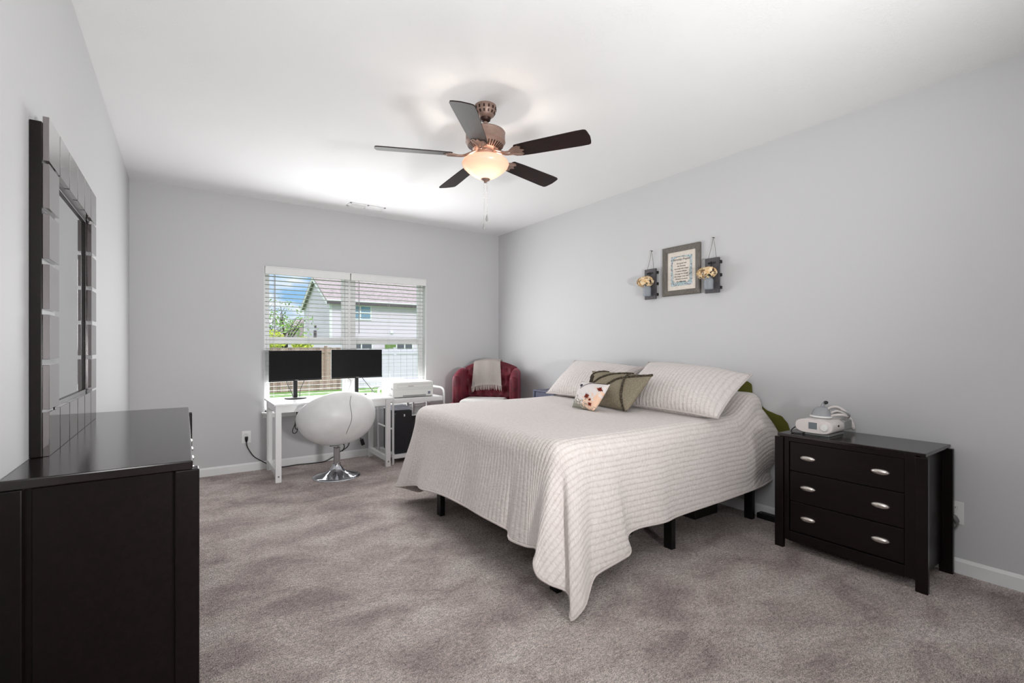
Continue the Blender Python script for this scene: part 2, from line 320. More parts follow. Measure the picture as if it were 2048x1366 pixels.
# ------------------------------------------------------------------ mesh helpers
ORG = {}
class MB:
    def __init__(s): s.bm = bmesh.new(); s.boxy = False
    def box(s, x0, x1, y0, y1, z0, z1, bev=0.0, seg=2):
        if seg == 2: s.boxy = True
        r = bmesh.ops.create_cube(s.bm, size=1.0); vs = r['verts']
        for v in vs:
            v.co = Vector(((x0 + x1) / 2 + v.co.x * (x1 - x0), (y0 + y1) / 2 + v.co.y * (y1 - y0), (z0 + z1) / 2 + v.co.z * (z1 - z0)))
        if bev:
            es = list({e for v in vs for e in v.link_edges})
            bmesh.ops.bevel(s.bm, geom=es, offset=bev, segments=seg, affect='EDGES', profile=0.5)
        return s
    def obox(s, c, ax, ay, az, bev=0.0, seg=2):
        """oriented box: centre and three half-axis vectors"""
        if seg == 2: s.boxy = True
        r = bmesh.ops.create_cube(s.bm, size=2.0); vs = r['verts']
        c, ax, ay, az = map(Vector, (c, ax, ay, az))
        for v in vs: v.co = c + ax * v.co.x + ay * v.co.y + az * v.co.z
        if ax.cross(ay).dot(az) < 0: bmesh.ops.reverse_faces(s.bm, faces=list({f for v in vs for f in v.link_faces}))
        if bev:
            es = list({e for v in vs for e in v.link_edges})
            bmesh.ops.bevel(s.bm, geom=es, offset=bev, segments=seg, affect='EDGES', profile=0.5)
        return s
    def bar(s, p0, p1, w, h, up=(0, 0, 1), bev=0.0):
        p0, p1 = Vector(p0), Vector(p1); d = p1 - p0; up = Vector(up)
        side = d.cross(up)
        if side.length < 1e-6: side = d.cross(Vector((1, 0, 0)))
        side.normalize(); u = side.cross(d).normalized()
        return s.obox((p0 + p1) / 2, d / 2, side * w / 2, u * h / 2, bev)
    def rings(s, rings, cap0=True, cap1=True, close=True):
        """rings: lists of points, same count; skinned into a tube"""
        vv = [[s.bm.verts.new(p) for p in r] for r in rings]; n = len(rings[0])
        for a, b in zip(vv[:-1], vv[1:]):
            for i in range(n if close else n - 1):
                j = (i + 1) % n
                s.bm.faces.new((a[i], a[j], b[j], b[i]))
        if cap0: s.bm.faces.new(tuple(reversed(vv[0])))
        if cap1: s.bm.faces.new(tuple(vv[-1]))
        return vv
    def cyl(s, p0, p1, r0, r1=None, n=20):
        r1 = r0 if r1 is None else r1
        return s.tube([p0, p1], [r0, r1], n)
    def tube(s, pts, rad, n=8, closed=False):
        P = [Vector(p) for p in pts]; m = len(P)
        rad = [rad] * m if isinstance(rad, (int, float)) else rad
        T = []
        for i in range(m):
            a, b = P[max(i - 1, 0)], P[min(i + 1, m - 1)]
            if closed: a, b = P[(i - 1) % m], P[(i + 1) % m]
            T.append((b - a).normalized() if (b - a).length > 1e-9 else Vector((0, 0, 1)))
        ref = Vector((0, 0, 1)) if abs(T[0].z) < 0.9 else Vector((1, 0, 0))
        u = T[0].cross(ref).normalized(); rings = []
        for i in range(m):
            u = (u - T[i] * u.dot(T[i])); u.normalize(); w = T[i].cross(u)
            rings.append([P[i] + (u * math.cos(2 * math.pi * k / n) + w * math.sin(2 * math.pi * k / n)) * rad[i] for k in range(n)])
        if closed: rings.append(rings[0]); s.rings(rings, False, False); bmesh.ops.remove_doubles(s.bm, verts=s.bm.verts, dist=1e-6)
        else: s.rings(rings)
        return s
    def lathe(s, prof, c=(0, 0, 0), n=32, cap=True):
        c = Vector(c)
        rings = [[c + Vector((r * math.cos(2 * math.pi * k / n), r * math.sin(2 * math.pi * k / n), z)) for k in range(n)] for r, z in prof]
        s.rings(rings, cap, cap); return s
    def ell(s, c, rx, ry, rz, n=20, m=12):
        r = bmesh.ops.create_uvsphere(s.bm, u_segments=n, v_segments=m, radius=1.0)
        for v in r['verts']: v.co = Vector((c[0] + v.co.x * rx, c[1] + v.co.y * ry, c[2] + v.co.z * rz))
        return s
    def prism(s, poly, z0, z1, f=lambda x, y, z: (x, y, z)):
        """poly: 2-D outline extruded from z0 to z1, mapped to 3-D by f"""
        s.rings([[Vector(f(x, y, z0)) for x, y in poly], [Vector(f(x, y, z1)) for x, y in poly]]); return s
    def grid(s, fn, nu, nv, uvfn=None, wrap=False):
        vs = [[s.bm.verts.new(fn(i / (nu - 1), j / (nv - 1))) for j in range(nv)] for i in range(nu)]
        lay = s.bm.loops.layers.uv.verify() if uvfn else None
        for i in range(nu - 1):
            for j in range(nv - 1):
                q = [(i, j), (i + 1, j), (i + 1, j + 1), (i, j + 1)]
                try: f = s.bm.faces.new([vs[a][b] for a, b in q])
                except ValueError: continue
                if lay:
                    for lp, (a, b) in zip(f.loops, q): lp[lay].uv = uvfn(a / (nu - 1), b / (nv - 1))
        return vs

def srgb_name(o): return o.name
def part(name, mb, mat, parent=None, world=True, smooth=True, angle=None, kind=None, label=None, norm=True):
    me = bpy.data.meshes.new(name)
    if angle is None: angle = 19 if mb.boxy else 50
    if norm: bmesh.ops.recalc_face_normals(mb.bm, faces=mb.bm.faces)
    off = ORG.get(parent.name) if (parent is not None and world) else None
    if off is not None: bmesh.ops.translate(mb.bm, vec=-off, verts=mb.bm.verts)
    mb.bm.to_mesh(me); mb.bm.free()
    me.materials.append(MAT[mat])
    if smooth: me.shade_smooth(); me.set_sharp_from_angle(angle=R(angle))
    o = bpy.data.objects.new(name, me); COL.objects.link(o)
    if parent is not None: o.parent = parent
    if off is not None: ORG[o.name] = off
    if kind: o['kind'] = kind
    if label: o['label'] = label
    return o
def single(name, mb, mat, label, cat, base, group=None, **kw):
    """a thing made of one mesh, with its origin at its base"""
    bmesh.ops.translate(mb.bm, vec=-Vector(base), verts=mb.bm.verts)
    o = part(name, mb, mat, None, **kw); o.location = base
    o['label'] = label; o['category'] = cat
    if group: o['group'] = group
    ORG[o.name] = Vector(base)
    return o
def thing(name, label, cat, loc=(0, 0, 0), rotz=0.0, group=None):
    o = bpy.data.objects.new(name, None); COL.objects.link(o)
    o.empty_display_size = 0.1
    o.location = loc; o.rotation_euler = (0, 0, rotz); o['label'] = label; o['category'] = cat
    if group: o['group'] = group
    ORG[o.name] = Vector(loc)
    return o
def struct(name, mb, mat, parent=None, **kw):
    return part(name, mb, mat, parent, kind='structure', **kw)
def copy_tree(o, parent=None):
    c = o.copy(); COL.objects.link(c)
    if parent is not None: c.parent = parent
    for ch in list(o.children): copy_tree(ch, c)
    return c
def crom(pts, n=8):
    P = [Vector(p) for p in pts]; P = [P[0] * 2 - P[1]] + P + [P[-1] * 2 - P[-2]]; out = []
    for i in range(1, len(P) - 2):
        for k in range(n):
            t = k / n; a, b, c, d = P[i - 1:i + 3]
            out.append(0.5 * ((2 * b) + (c - a) * t + (2 * a - 5 * b + 4 * c - d) * t * t + (3 * b - a - 3 * c + d) * t ** 3))
    out.append(P[-2]); return out
def sstep(a, b, x):
    t = min(1, max(0, (x - a) / (b - a))); return t * t * (3 - 2 * t)

# ------------------------------------------------------------------ room shell
WX0, WX1, WZ0, WZ1 = 0.675, 2.455, 0.578, 2.068      # window opening
WT = 0.15
def build_shell():
    struct('floor', MB().box(XL - 0.2, XR + 0.2, YF - 0.2, YB + 0.02, -0.12, 0.0), 'carpet')
    struct('ceiling', MB().box(XL - 0.2, XR + 0.2, YF - 0.2, YB + WT, HC, HC + 0.15), 'ceiling_texture')
    struct('wall_left', MB().box(XL - 0.15, XL, YF - 0.15, YB + WT, 0, HC), 'wall_paint')
    struct('wall_right', MB().box(XR, XR + 0.15, YF - 0.15, YB + WT, 0, HC), 'wall_paint')
    struct('wall_front', MB().box(XL, XR, YF - 0.15, YF, 0, HC), 'wall_paint')
    b = MB()
    b.box(XL, WX0, YB, YB + WT, 0, HC); b.box(WX1, XR, YB, YB + WT, 0, HC)
    b.box(WX0, WX1, YB, YB + WT, WZ1, HC); b.box(WX0, WX1, YB, YB + WT, 0, WZ0)
    struct('wall_back', b, 'wall_paint', smooth=False)
    def base(name, p0, p1, nrm):
        prof = [(0, 0), (0.014, 0), (0.014, 0.066), (0.009, 0.076), (0.004, 0.082), (0, 0.082)]
        m = MB(); p0, p1, nrm = Vector(p0), Vector(p1), Vector(nrm)
        m.rings([[p + nrm * a + Vector((0, 0, z)) for a, z in prof] for p in (p0, p1)])
        struct(name, m, 'white_trim', angle=20)
    base('baseboard_back', (XL, YB, 0), (XR, YB, 0), (0, -1, 0))
    base('baseboard_right', (XR, YB, 0), (XR, YF, 0), (-1, 0, 0))
    base('baseboard_left', (XL, YB, 0), (XL, 3.345, 0), (1, 0, 0))
    base('baseboard_front', (XL, YF, 0), (XR, YF, 0), (0, 1, 0))
    # window sill board and white jamb liner
    s = MB().box(WX0 - 0.025, WX1 + 0.045, YB - 0.035, YB + 0.10, WZ0 - 0.022, WZ0, 0.005)
    s.box(WX0 - 0.012, WX1 + 0.03, YB - 0.012, YB, WZ0 - 0.06, WZ0 - 0.022, 0.003)
    struct('trim_1', s, 'white_trim')
    j = MB().box(WX0, WX0 + 0.006, YB, YB + 0.10, WZ0, WZ1).box(WX1 - 0.006, WX1, YB, YB + 0.10, WZ0, WZ1).box(WX0, WX1, YB, YB + 0.10, WZ1 - 0.006, WZ1)
    struct('trim_2', j, 'white_trim')
    y0, y1 = YB + 0.085, YB + 0.145
    xm0, xm1 = 1.535, 1.575
    def window(name, x0, x1):
        w = bpy.data.objects.new(name, None); COL.objects.link(w); w['kind'] = 'structure'
        w.location = ((x0 + x1) / 2, y0, WZ0); ORG[w.name] = Vector(w.location)
        f = MB(); fw = 0.028
        f.box(x0, x0 + fw, y0, y1, WZ0, WZ1, 0.003); f.box(x1 - fw, x1, y0, y1, WZ0, WZ1, 0.003)
        f.box(x0 + fw, x1 - fw, y0, y1, WZ0, WZ0 + 0.03, 0.003); f.box(x0 + fw, x1 - fw, y0, y1, WZ1 - 0.03, WZ1, 0.003)
        part('frame', f, 'vinyl_white', w)
        zm = 1.31
        for nm, za, zb, dy in (('upper_sash', zm - 0.035, WZ1 - 0.03, 0.028), ('lower_sash', WZ0 + 0.03, zm + 0.035, 0.0)):
            m = MB(); a, c = x0 + fw, x1 - fw; sw = 0.03; ya, yb = y0 + 0.004 + dy, y0 + 0.03 + dy
            m.box(a, a + sw, ya, yb, za, zb, 0.003); m.box(c - sw, c, ya, yb, za, zb, 0.003)
            m.box(a + sw, c - sw, ya, yb, za, za + (0.045 if nm == 'lower_sash' else 0.06), 0.003)
            m.box(a + sw, c - sw, ya, yb, zb - (0.07 if nm == 'lower_sash' else 0.035), zb, 0.003)
            so = part(nm, m, 'vinyl_white', w)
            part('pane', MB().box(a + sw, c - sw, (ya + yb) / 2 - 0.002, (ya + yb) / 2 + 0.002, za + 0.03, zb - 0.03), 'window_glass', so)
    window('window_1', WX0 + 0.006, xm0); window('window_2', xm1, WX1 - 0.006)
    struct('trim_3', MB().box(xm0, xm1, y0, y1, WZ0, WZ1, 0.003), 'vinyl_white')
build_shell()

# ------------------------------------------------------------------ blinds
def build_blinds():
    def blind(x0, x1, label, wand_x):
        y = YB + 0.034
        t = thing('venetian_blind', label, 'blinds', ((x0 + x1) / 2, y, WZ0 + 0.001), group='window blinds')
        v = MB().box(x0, x1, YB - 0.012, YB - 0.003, WZ1 - 0.082, WZ1 - 0.003, 0.003)
        v.box(x0, x1, YB - 0.017, YB - 0.003, WZ1 - 0.014, WZ1 - 0.002, 0.003)
        part('valance', v, 'slat_white', t)
        part('headrail', MB().box(x0 + 0.01, x1 - 0.01, YB, YB + 0.055, WZ1 - 0.055, WZ1 - 0.008, 0.002), 'slat_white', t)
        s = MB(); z = WZ1 - 0.10; n = 0
        sx0, sx1 = x0 + 0.006, x1 - 0.006
        while z > WZ0 + 0.05:
            # slightly crowned slat
            for k in range(1):
                def fn(a, b, z=z):
                    q = b * 2 - 1
                    return (sx0 + (sx1 - sx0) * a, y + 0.025 * q, z + 0.0016 * (1 - q * q) - 0.0018 * q)
                vs = s.grid(fn, 2, 5)
            z -= 0.0437; n += 1
        r = bmesh.ops.solidify(s.bm, geom=s.bm.faces[:], thickness=0.0028)
        part('slats', s, 'slat_white', t, angle=25)
        part('bottom_rail', MB().box(sx0, sx1, y - 0.025, y + 0.025, WZ0 + 0.012, WZ0 + 0.03, 0.004), 'slat_white', t)
        c = MB(); w = x1 - x0
        for fx in (0.1, 0.5, 0.9):
            for dy in (-0.0265, 0.0265):
                c.cyl((x0 + w * fx, y + dy, WZ0 + 0.02), (x0 + w * fx, y + dy, WZ1 - 0.05), 0.0009, n=5)
        part('ladder_cord', c, 'slat_cord', t)
        wd = MB().cyl((wand_x, YB - 0.003, 1.40), (wand_x, YB - 0.003, WZ1 - 0.08), 0.0042, n=8)
        wd.cyl((wand_x, YB - 0.003, 1.39), (wand_x, YB - 0.003, 1.42), 0.0056, n=8)
        part('tilt_wand', wd, 'wand_grey', t)
        return t
    blind(0.684, 1.536, 'left white venetian blind with open slats behind the left monitor', 0.775)
    blind(1.545, 2.447, 'right white venetian blind with open slats above the printer', 1.635)
build_blinds()

# ------------------------------------------------------------------ dresser and its mirror
def pull(mb, c, nrm, along, L=0.09, H=0.034, D=0.022):
    c, nrm, along = Vector(c), Vector(nrm), Vector(along); up = Vector((0, 0, 1))
    r = bmesh.ops.create_uvsphere(mb.bm, u_segments=20, v_segments=10, radius=1.0)
    for v in r['verts']:
        p = v.co.copy(); d = max(-0.15, p.y)
        v.co = c + along * (p.x * L / 2) + up * (p.z * H / 2) + nrm * (d * D)
def build_dresser():
    t = thing('dresser', 'long dark espresso dresser carrying the block framed mirror, left wall', 'dresser', (-0.18, 2.555, 0))
    x0 = XL + 0.0015
    y0, y1 = 1.775, 3.335
    part('top', MB().box(x0, 0.024, 1.768, 3.342, 0.868, 0.895, 0.004), 'espresso_top', t)
    part('body', MB().box(x0 + 0.005, -0.004, 1.80, 3.31, 0.09, 0.868, 0.002), 'espresso_wood', t)
    part('side_panel', MB().box(x0 + 0.06, -0.015, 1.793, 1.80, 0.06, 0.862, 0.001), 'espresso_wood', t)
    part('side_panel', MB().box(x0 + 0.06, -0.015, 3.31, 3.317, 0.06, 0.862, 0.001), 'espresso_wood', t)
    for (a, b) in ((-0.022, 0.041), (x0, x0 + 0.045)):
        for (c, d) in ((y0, y0 + 0.05), (y1 - 0.05, y1)):
            part('leg', MB().box(a, b, c, d, 0, 0.866, 0.004), 'espresso_wood', t)
    yy = [1.83, 2.325, 2.785, 3.28]
    zz = [0.115, 0.36, 0.605, 0.85]
    for i in range(3):
        for k in range(3):
            d = part('drawer', MB().box(-0.004, 0.02, yy[i] + 0.003, yy[i + 1] - 0.003, zz[k] + 0.002, zz[k + 1] - 0.003, 0.003), 'espresso_wood', t)
            for fy in (0.25, 0.75):
                m = MB(); pull(m, (0.02, yy[i] + (yy[i + 1] - yy[i]) * fy, (zz[k] + zz[k + 1]) / 2), (1, 0, 0), (0, 1, 0))
                part('handle', m, 'brushed_nickel', d)
    # mirror
    t = thing('dresser_mirror', 'wall mirror with dark lacquered block frame standing on the dresser', 'mirror', (XL + 0.01, 2.575, 0.895))
    xf = -0.352; xb = xf - 0.016
    ya, yb, za, zb = 2.085, 3.085, 0.8955, 1.975
    cw = 0.155
    f = MB()
    f.box(XL + 0.001, xb, ya - 0.004, ya + cw + 0.028, za, zb - 0.02, 0.002); f.box(XL + 0.001, xb, yb - cw - 0.028, yb + 0.004, za, zb - 0.02, 0.002)
    f.box(XL + 0.001, xb, ya + cw, yb - cw, za, za + 0.155, 0.002); f.box(XL + 0.001, xb, ya + cw, yb - cw, zb - 0.165, zb - 0.02, 0.002)
    part('frame', f, 'espresso_wood', t)
    part('glass', MB().box(XL + 0.004, xb - 0.008, ya + cw, yb - cw, za + 0.14, zb - 0.15), 'mirror_glass', t)
    n = 6; w = (yb - ya) / n
    for k in range(n):
        a = ya + k * w
        for z0, z1 in ((zb - 0.14, zb), (za, za + 0.14)):
            part('block', MB().box(xb, xf, a + 0.005, a + w - 0.005, z0, z1, 0.001), 'mirror_block_lacquer', t)
    h = (zb - za - 0.28) / 5
    for k in range(5):
        z0 = za + 0.14 + k * h
        for a in (ya, yb - cw):
            part('block', MB().box(xb, xf, a + 0.004, a + cw - 0.004, z0 + 0.009, z0 + h - 0.009, 0.001), 'mirror_block_lacquer', t)
build_dresser()

# ------------------------------------------------------------------ chest of drawers by the bed
def build_chest():
    t = thing('bedside_chest', 'dark espresso three drawer chest right of the bed', 'chest of drawers', (3.28, 1.168, 0))
    part('top', MB().box(3.076, 3.488, 0.803, 1.532, 0.687, 0.705, 0.003), 'espresso_top', t)
    part('body', MB().box(3.094, 3.47, 0.832, 1.504, 0.06, 0.687, 0.002), 'espresso_wood', t)
    for a, b in ((0.792, 0.843), (1.492, 1.543)):
        part('leg', MB().box(3.064, 3.09, a, b, 0, 0.684, 0.002), 'espresso_wood', t)
        part('leg', MB().box(3.458, 3.484, a - 0.004, b + 0.004, 0, 0.684, 0.002), 'espresso_wood', t)
    s = MB().box(3.074, 3.094, 0.843, 0.889, 0.055, 0.687, 0.0015).box(3.074, 3.094, 1.462, 1.492, 0.055, 0.687, 0.0015)
    s.box(3.074, 3.094, 0.889, 1.462, 0.663, 0.687, 0.0015).box(3.074, 3.094, 0.889, 1.462, 0.052, 0.112, 0.0015)
    part('face_frame', s, 'espresso_wood', t)
    for z0, z1 in ((0.486, 0.660), (0.301, 0.480), (0.118, 0.295)):
        d = part('drawer', MB().box(3.080, 3.094, 0.892, 1.459, z0, z1, 0.002), 'espresso_wood', t)
        for y in (1.357, 0.995):
            m = MB(); pull(m, (3.080, y, z1 - 0.087), (-1, 0, 0), (0, 1, 0), 0.09, 0.036, 0.02)
            part('handle', m, 'brushed_nickel', d, label='silver oval cup pull')
build_chest()

# ------------------------------------------------------------------ bed
BX0, BX1, BY0, BY1, BZ = 1.50, 3.48, 1.80, 3.69, 0.766
def bed_top(x, y):
    h = BZ
    b = sstep(3.10, 3.42, x) * sstep(1.70, 1.95, y) * sstep(3.82, 3.62, y)
    gap = 1 - 0.45 * math.exp(-((y - 2.75) / 0.14) ** 2)
    h += 0.135 * b * gap
    h += 0.006 * noise.noise(Vector((x * 2.3, y * 2.3, 0.3)))
    return h
def build_bed():
    t = thing('bed_frame', 'black metal platform bed frame standing under the quilt', 'bed frame', (2.49, 2.74, 0))
    f = MB()
    for y in (1.87, 2.73, 3.6): f.box(1.54, 3.46, y, y + 0.03, 0.36, 0.40, 0.003)
    for x in (1.54, 2.0, 2.46, 2.92, 3.42): f.box(x, x + 0.03, 1.87, 3.63, 0.385, 0.415, 0.003)
    part('rail', f, 'bed_metal', t)
    for x in (1.568, 2.477, 3.386):
        for y in (1.885, 3.21):
            part('leg', MB().box(x - 0.019, x + 0.019, y - 0.03, y + 0.03, 0, 0.385, 0.003), 'bed_metal', t)
    m = MB().box(1.545, 3.475, 1.86, 3.64, 0.416, 0.735, 0.05, 4)
    single('mattress', m, 'mattress_grey', 'grey mattress hidden on the bed frame beneath the quilt', 'mattress', (2.5, 2.75, 0.416))
    # bedspread: spine -> crest -> hem strips
    K = [  # hem x,y,z | crest x,y | bulge
        (3.455, 3.74, 0.28, 3.45, 3.60, 0.02), (2.90, 3.76, 0.25, 2.90, 3.60, 0.0), (2.30, 3.74, 0.27, 2.30, 3.60, 0.0),
        (1.85, 3.79, 0.22, 1.88, 3.60, 0.0), (1.70, 3.70, 0.10, 1.72, 3.60, 0.0), (1.61, 3.68, 0.05, 1.64, 3.59, 0.0), (1.50, 3.73, 0.085, 1.61, 3.56, 0.0), (1.413, 3.715, 0.118, 1.595, 3.53, 0.01),
        (1.405, 3.60, 0.145, 1.59, 3.49, 0.0), (1.428, 3.45, 0.185, 1.59, 3.42, 0.0), (1.43, 3.32, 0.215, 1.59, 3.32, 0.0), (1.385, 3.14, 0.24, 1.59, 3.13, 0.0),
        (1.40, 2.86, 0.27, 1.59, 2.86, 0.0), (1.425, 2.62, 0.265, 1.59, 2.63, 0.0), (1.412, 2.38, 0.272, 1.59, 2.40, 0.0),
        (1.418, 2.18, 0.272, 1.59, 2.24, 0.0), (1.43, 2.115, 0.262, 1.59, 2.17, 0.0), (1.405, 2.07, 0.238, 1.59, 2.12, 0.0), (1.405, 1.93, 0.25, 1.59, 2.03, 0.0),
        (1.425, 1.86, 0.255, 1.59, 1.975, 0.0), (1.372, 1.815, 0.215, 1.59, 1.945, 0.0), (1.376, 1.79, 0.165, 1.592, 1.925, 0.01), (1.41, 1.745, 0.135, 1.597, 1.912, 0.0), (1.478, 1.70, 0.10, 1.607, 1.902, -0.02),
        (1.475, 1.665, 0.06, 1.618, 1.895, -0.03), (1.436, 1.622, 0.014, 1.635, 1.89, 0.0), (1.51, 1.618, 0.05, 1.66, 1.89, 0.015), (1.565, 1.645, 0.085, 1.69, 1.89, 0.01),
        (1.625, 1.675, 0.128, 1.73, 1.89, 0.0), (1.69, 1.688, 0.142, 1.77, 1.89, 0.0), (1.86, 1.715, 0.145, 1.85, 1.89, 0.0), (1.955, 1.735, 0.155, 1.90, 1.89, 0.0), (1.985, 1.785, 0.215, 1.96, 1.89, 0.0),
        (2.08, 1.79, 0.238, 2.06, 1.89, 0.0), (2.27, 1.758, 0.243, 2.25, 1.89, 0.0), (2.44, 1.78, 0.242, 2.43, 1.89, 0.0),
        (2.86, 1.755, 0.262, 2.86, 1.89, 0.005), (3.15, 1.745, 0.275, 3.15, 1.89, 0.025), (3.30, 1.745, 0.283, 3.29, 1.90, 0.05), (3.42, 1.765, 0.285, 3.41, 1.92, 0.09), (3.502, 1.785, 0.285, 3.495, 1.935, 0.115)]
    # resample the keys
    dense = []
    arr = [Vector(k[:3]) for k in K]; cr = [Vector((k[3], k[4], k[5])) for k in K]
    seglen = [max((arr[i + 1] - arr[i]).length, (cr[i + 1] - cr[i]).length) for i in range(len(K) - 1)]
    def cat(P, i, t):
        a, b, c, d = P[max(i - 1, 0)], P[i], P[i + 1], P[min(i + 2, len(P) - 1)]
        return 0.5 * ((2 * b) + (c - a) * t + (2 * a - 5 * b + 4 * c - d) * t * t + (3 * b - a - 3 * c + d) * t ** 3)
    for i in range(len(K) - 1):
        n = max(3, int(seglen[i] / 0.018))
        for j in range(n): dense.append((cat(arr, i, j / n), cat(cr, i, j / n)))
    dense.append((arr[-1], cr[-1]))
    NS = 26; NH = 34; TOP = 26
    RR = 0.085
    rows = []; uvs = []
    for hem, c in dense:
        cx, cy, bulge = c
        dx, dy = 0.0, 0.0
        # outward normal of the rounded outline at the crest
        ix, iy = max(cx, 1.72), min(max(cy, 2.02), 3.46)
        nrm = Vector((cx - ix, cy - iy, 0))
        if nrm.length < 1e-4: nrm = Vector((-1, 0, 0))
        if cx > 1.80: nrm = Vector((0, -1 if cy < 2.7 else 1, 0))
        nrm.normalize()
        sp = Vector((min(max(cx, 2.35), 3.495), 2.745, 0))
        pts = []; uv = []
        for k in range(TOP):
            t = k / TOP; x = sp.x + (cx - sp.x) * t; y = sp.y + (cy - sp.y) * t
            pts.append(Vector((x, y, bed_top(x, y)))); uv.append((x, y))
        zc = bed_top(cx, cy)
        e0 = Vector((cx, cy, zc))
        arc_end = Vector((cx, cy, 0)) + nrm * RR; arc_end.z = zc - 0.11
        L = (hem - arc_end).length; acc = 0.0
        for k in range(9):
            a = k / 8 * math.pi / 2
            p = Vector((cx, cy, zc - 0.11)) + nrm * (RR * math.sin(a)) + Vector((0, 0, 0.11 * math.cos(a)))
            pts.append(p); acc = 0.155 * k / 8; uv.append((cx + nrm.x * acc, cy + nrm.y * acc))
        side = Vector((-nrm.y, nrm.x, 0))
        for k in range(1, NH + 1):
            t = k / NH
            p = arc_end.lerp(hem, t)
            # the cloth leaves the edge vertically, then spreads to the hem
            w = t ** 1.35
            p.x = arc_end.x + (hem.x - arc_end.x) * w; p.y = arc_end.y + (hem.y - arc_end.y) * w
            p += nrm * (bulge * math.sin(math.pi * min(1, t * 1.15)) if t < 0.87 else 0)
            q = Vector((cx * 6, cy * 6, t * 1.5)); p += nrm * (0.006 * noise.noise(q) * min(1, t * 3))
            pts.append(p); d = acc + L * t; uv.append((cx + nrm.x * d, cy + nrm.y * d))
        rows.append(pts); uvs.append(uv)
    m = MB(); lay = m.bm.loops.layers.uv.verify()
    V = [[m.bm.verts.new(p) for p in r] for r in rows]
    for i in range(len(V) - 1):
        for j in range(len(V[0]) - 1):
            q = [(i, j), (i + 1, j), (i + 1, j + 1), (i, j + 1)]
            f = m.bm.faces.new([V[a][b] for a, b in q])
            for lp, (a, b) in zip(f.loops, q): lp[lay].uv = uvs[a][b]
    bmesh.ops.remove_doubles(m.bm, verts=m.bm.verts, dist=1e-5)
    base = (2.49, 2.745, BZ)
    q = single('bedspread', m, 'quilt_fabric', 'beige stitched quilt spread over the bed with corners hanging to the carpet', 'bedspread', base, angle=180)
    md = q.modifiers.new('thick', 'SOLIDIFY'); md.thickness = 0.010; md.offset = -1.0
    # hem binding
    hm = MB(); hm.tube([h for h, c in dense], 0.0065, 6)
    part('hem_binding', hm, 'quilt_fabric', q)
build_bed()

# ------------------------------------------------------------------ pillows
class Puff:
    """pillow spanned by four corner points (BL, BR, TR, TL seen from the front) with a given thickness"""
    def __init__(s, BL, BR, TR, TL, thick, pinch=0.05, seed=0, fl=2.6):
        s.c = [Vector(p) for p in (BL, BR, TR, TL)]; s.th = thick; s.pinch = pinch; s.seed = seed; s.fl = fl
        BL, BR, TR, TL = s.c
        s.n = ((BR - BL) + (TR - TL)).cross((TL - BL) + (TR - BR)).normalized()
        s.w = (BR - BL).length; s.h = (TL - BL).length
    def base(s, u, v):
        # edges draw in between the corners
        uu = u + s.pinch * (0.5 - u) * 2 * (1 - (2 * v - 1) ** 2) * 0.5
        vv = v + s.pinch * (0.5 - v) * 2 * (1 - (2 * u - 1) ** 2) * 0.5
        BL, BR, TR, TL = s.c
        return BL.lerp(BR, uu).lerp(TL.lerp(TR, uu), vv)
    def at(s, u, v, side=1, lift=0.0):
        p = s.base(u, v)
        a = max(0.0, 1 - abs(2 * u - 1) ** s.fl); b = max(0.0, 1 - abs(2 * v - 1) ** s.fl)
        t = (a * b) ** 0.62
        wr = 1 + 0.10 * noise.noise(Vector((u * 3.1 + s.seed, v * 3.1, s.seed)))
        return p + s.n * side * (s.th / 2 * t * wr + lift)
    def mesh(s, n=40, m=28, uvrot=True):
        mb = MB()
        for side in (1, -1):
            mb.grid(lambda a, b: s.at(a, b, side), n, m, lambda a, b: ((b * s.h, a * s.w + 0.012) if uvrot else (a, b)))
        bmesh.ops.remove_doubles(mb.bm, verts=mb.bm.verts, dist=1e-5)
        return mb
    def line(s, pts, r, mb, n=10, side=1):
        P = crom([(a, b, 0) for a, b in pts], n)
        mb.tube([s.at(min(1, max(0, p.x)), min(1, max(0, p.y)), side, r * 0.4) for p in P], [r * (0.8 + 0.35 * random.random()) for p in P], 7)
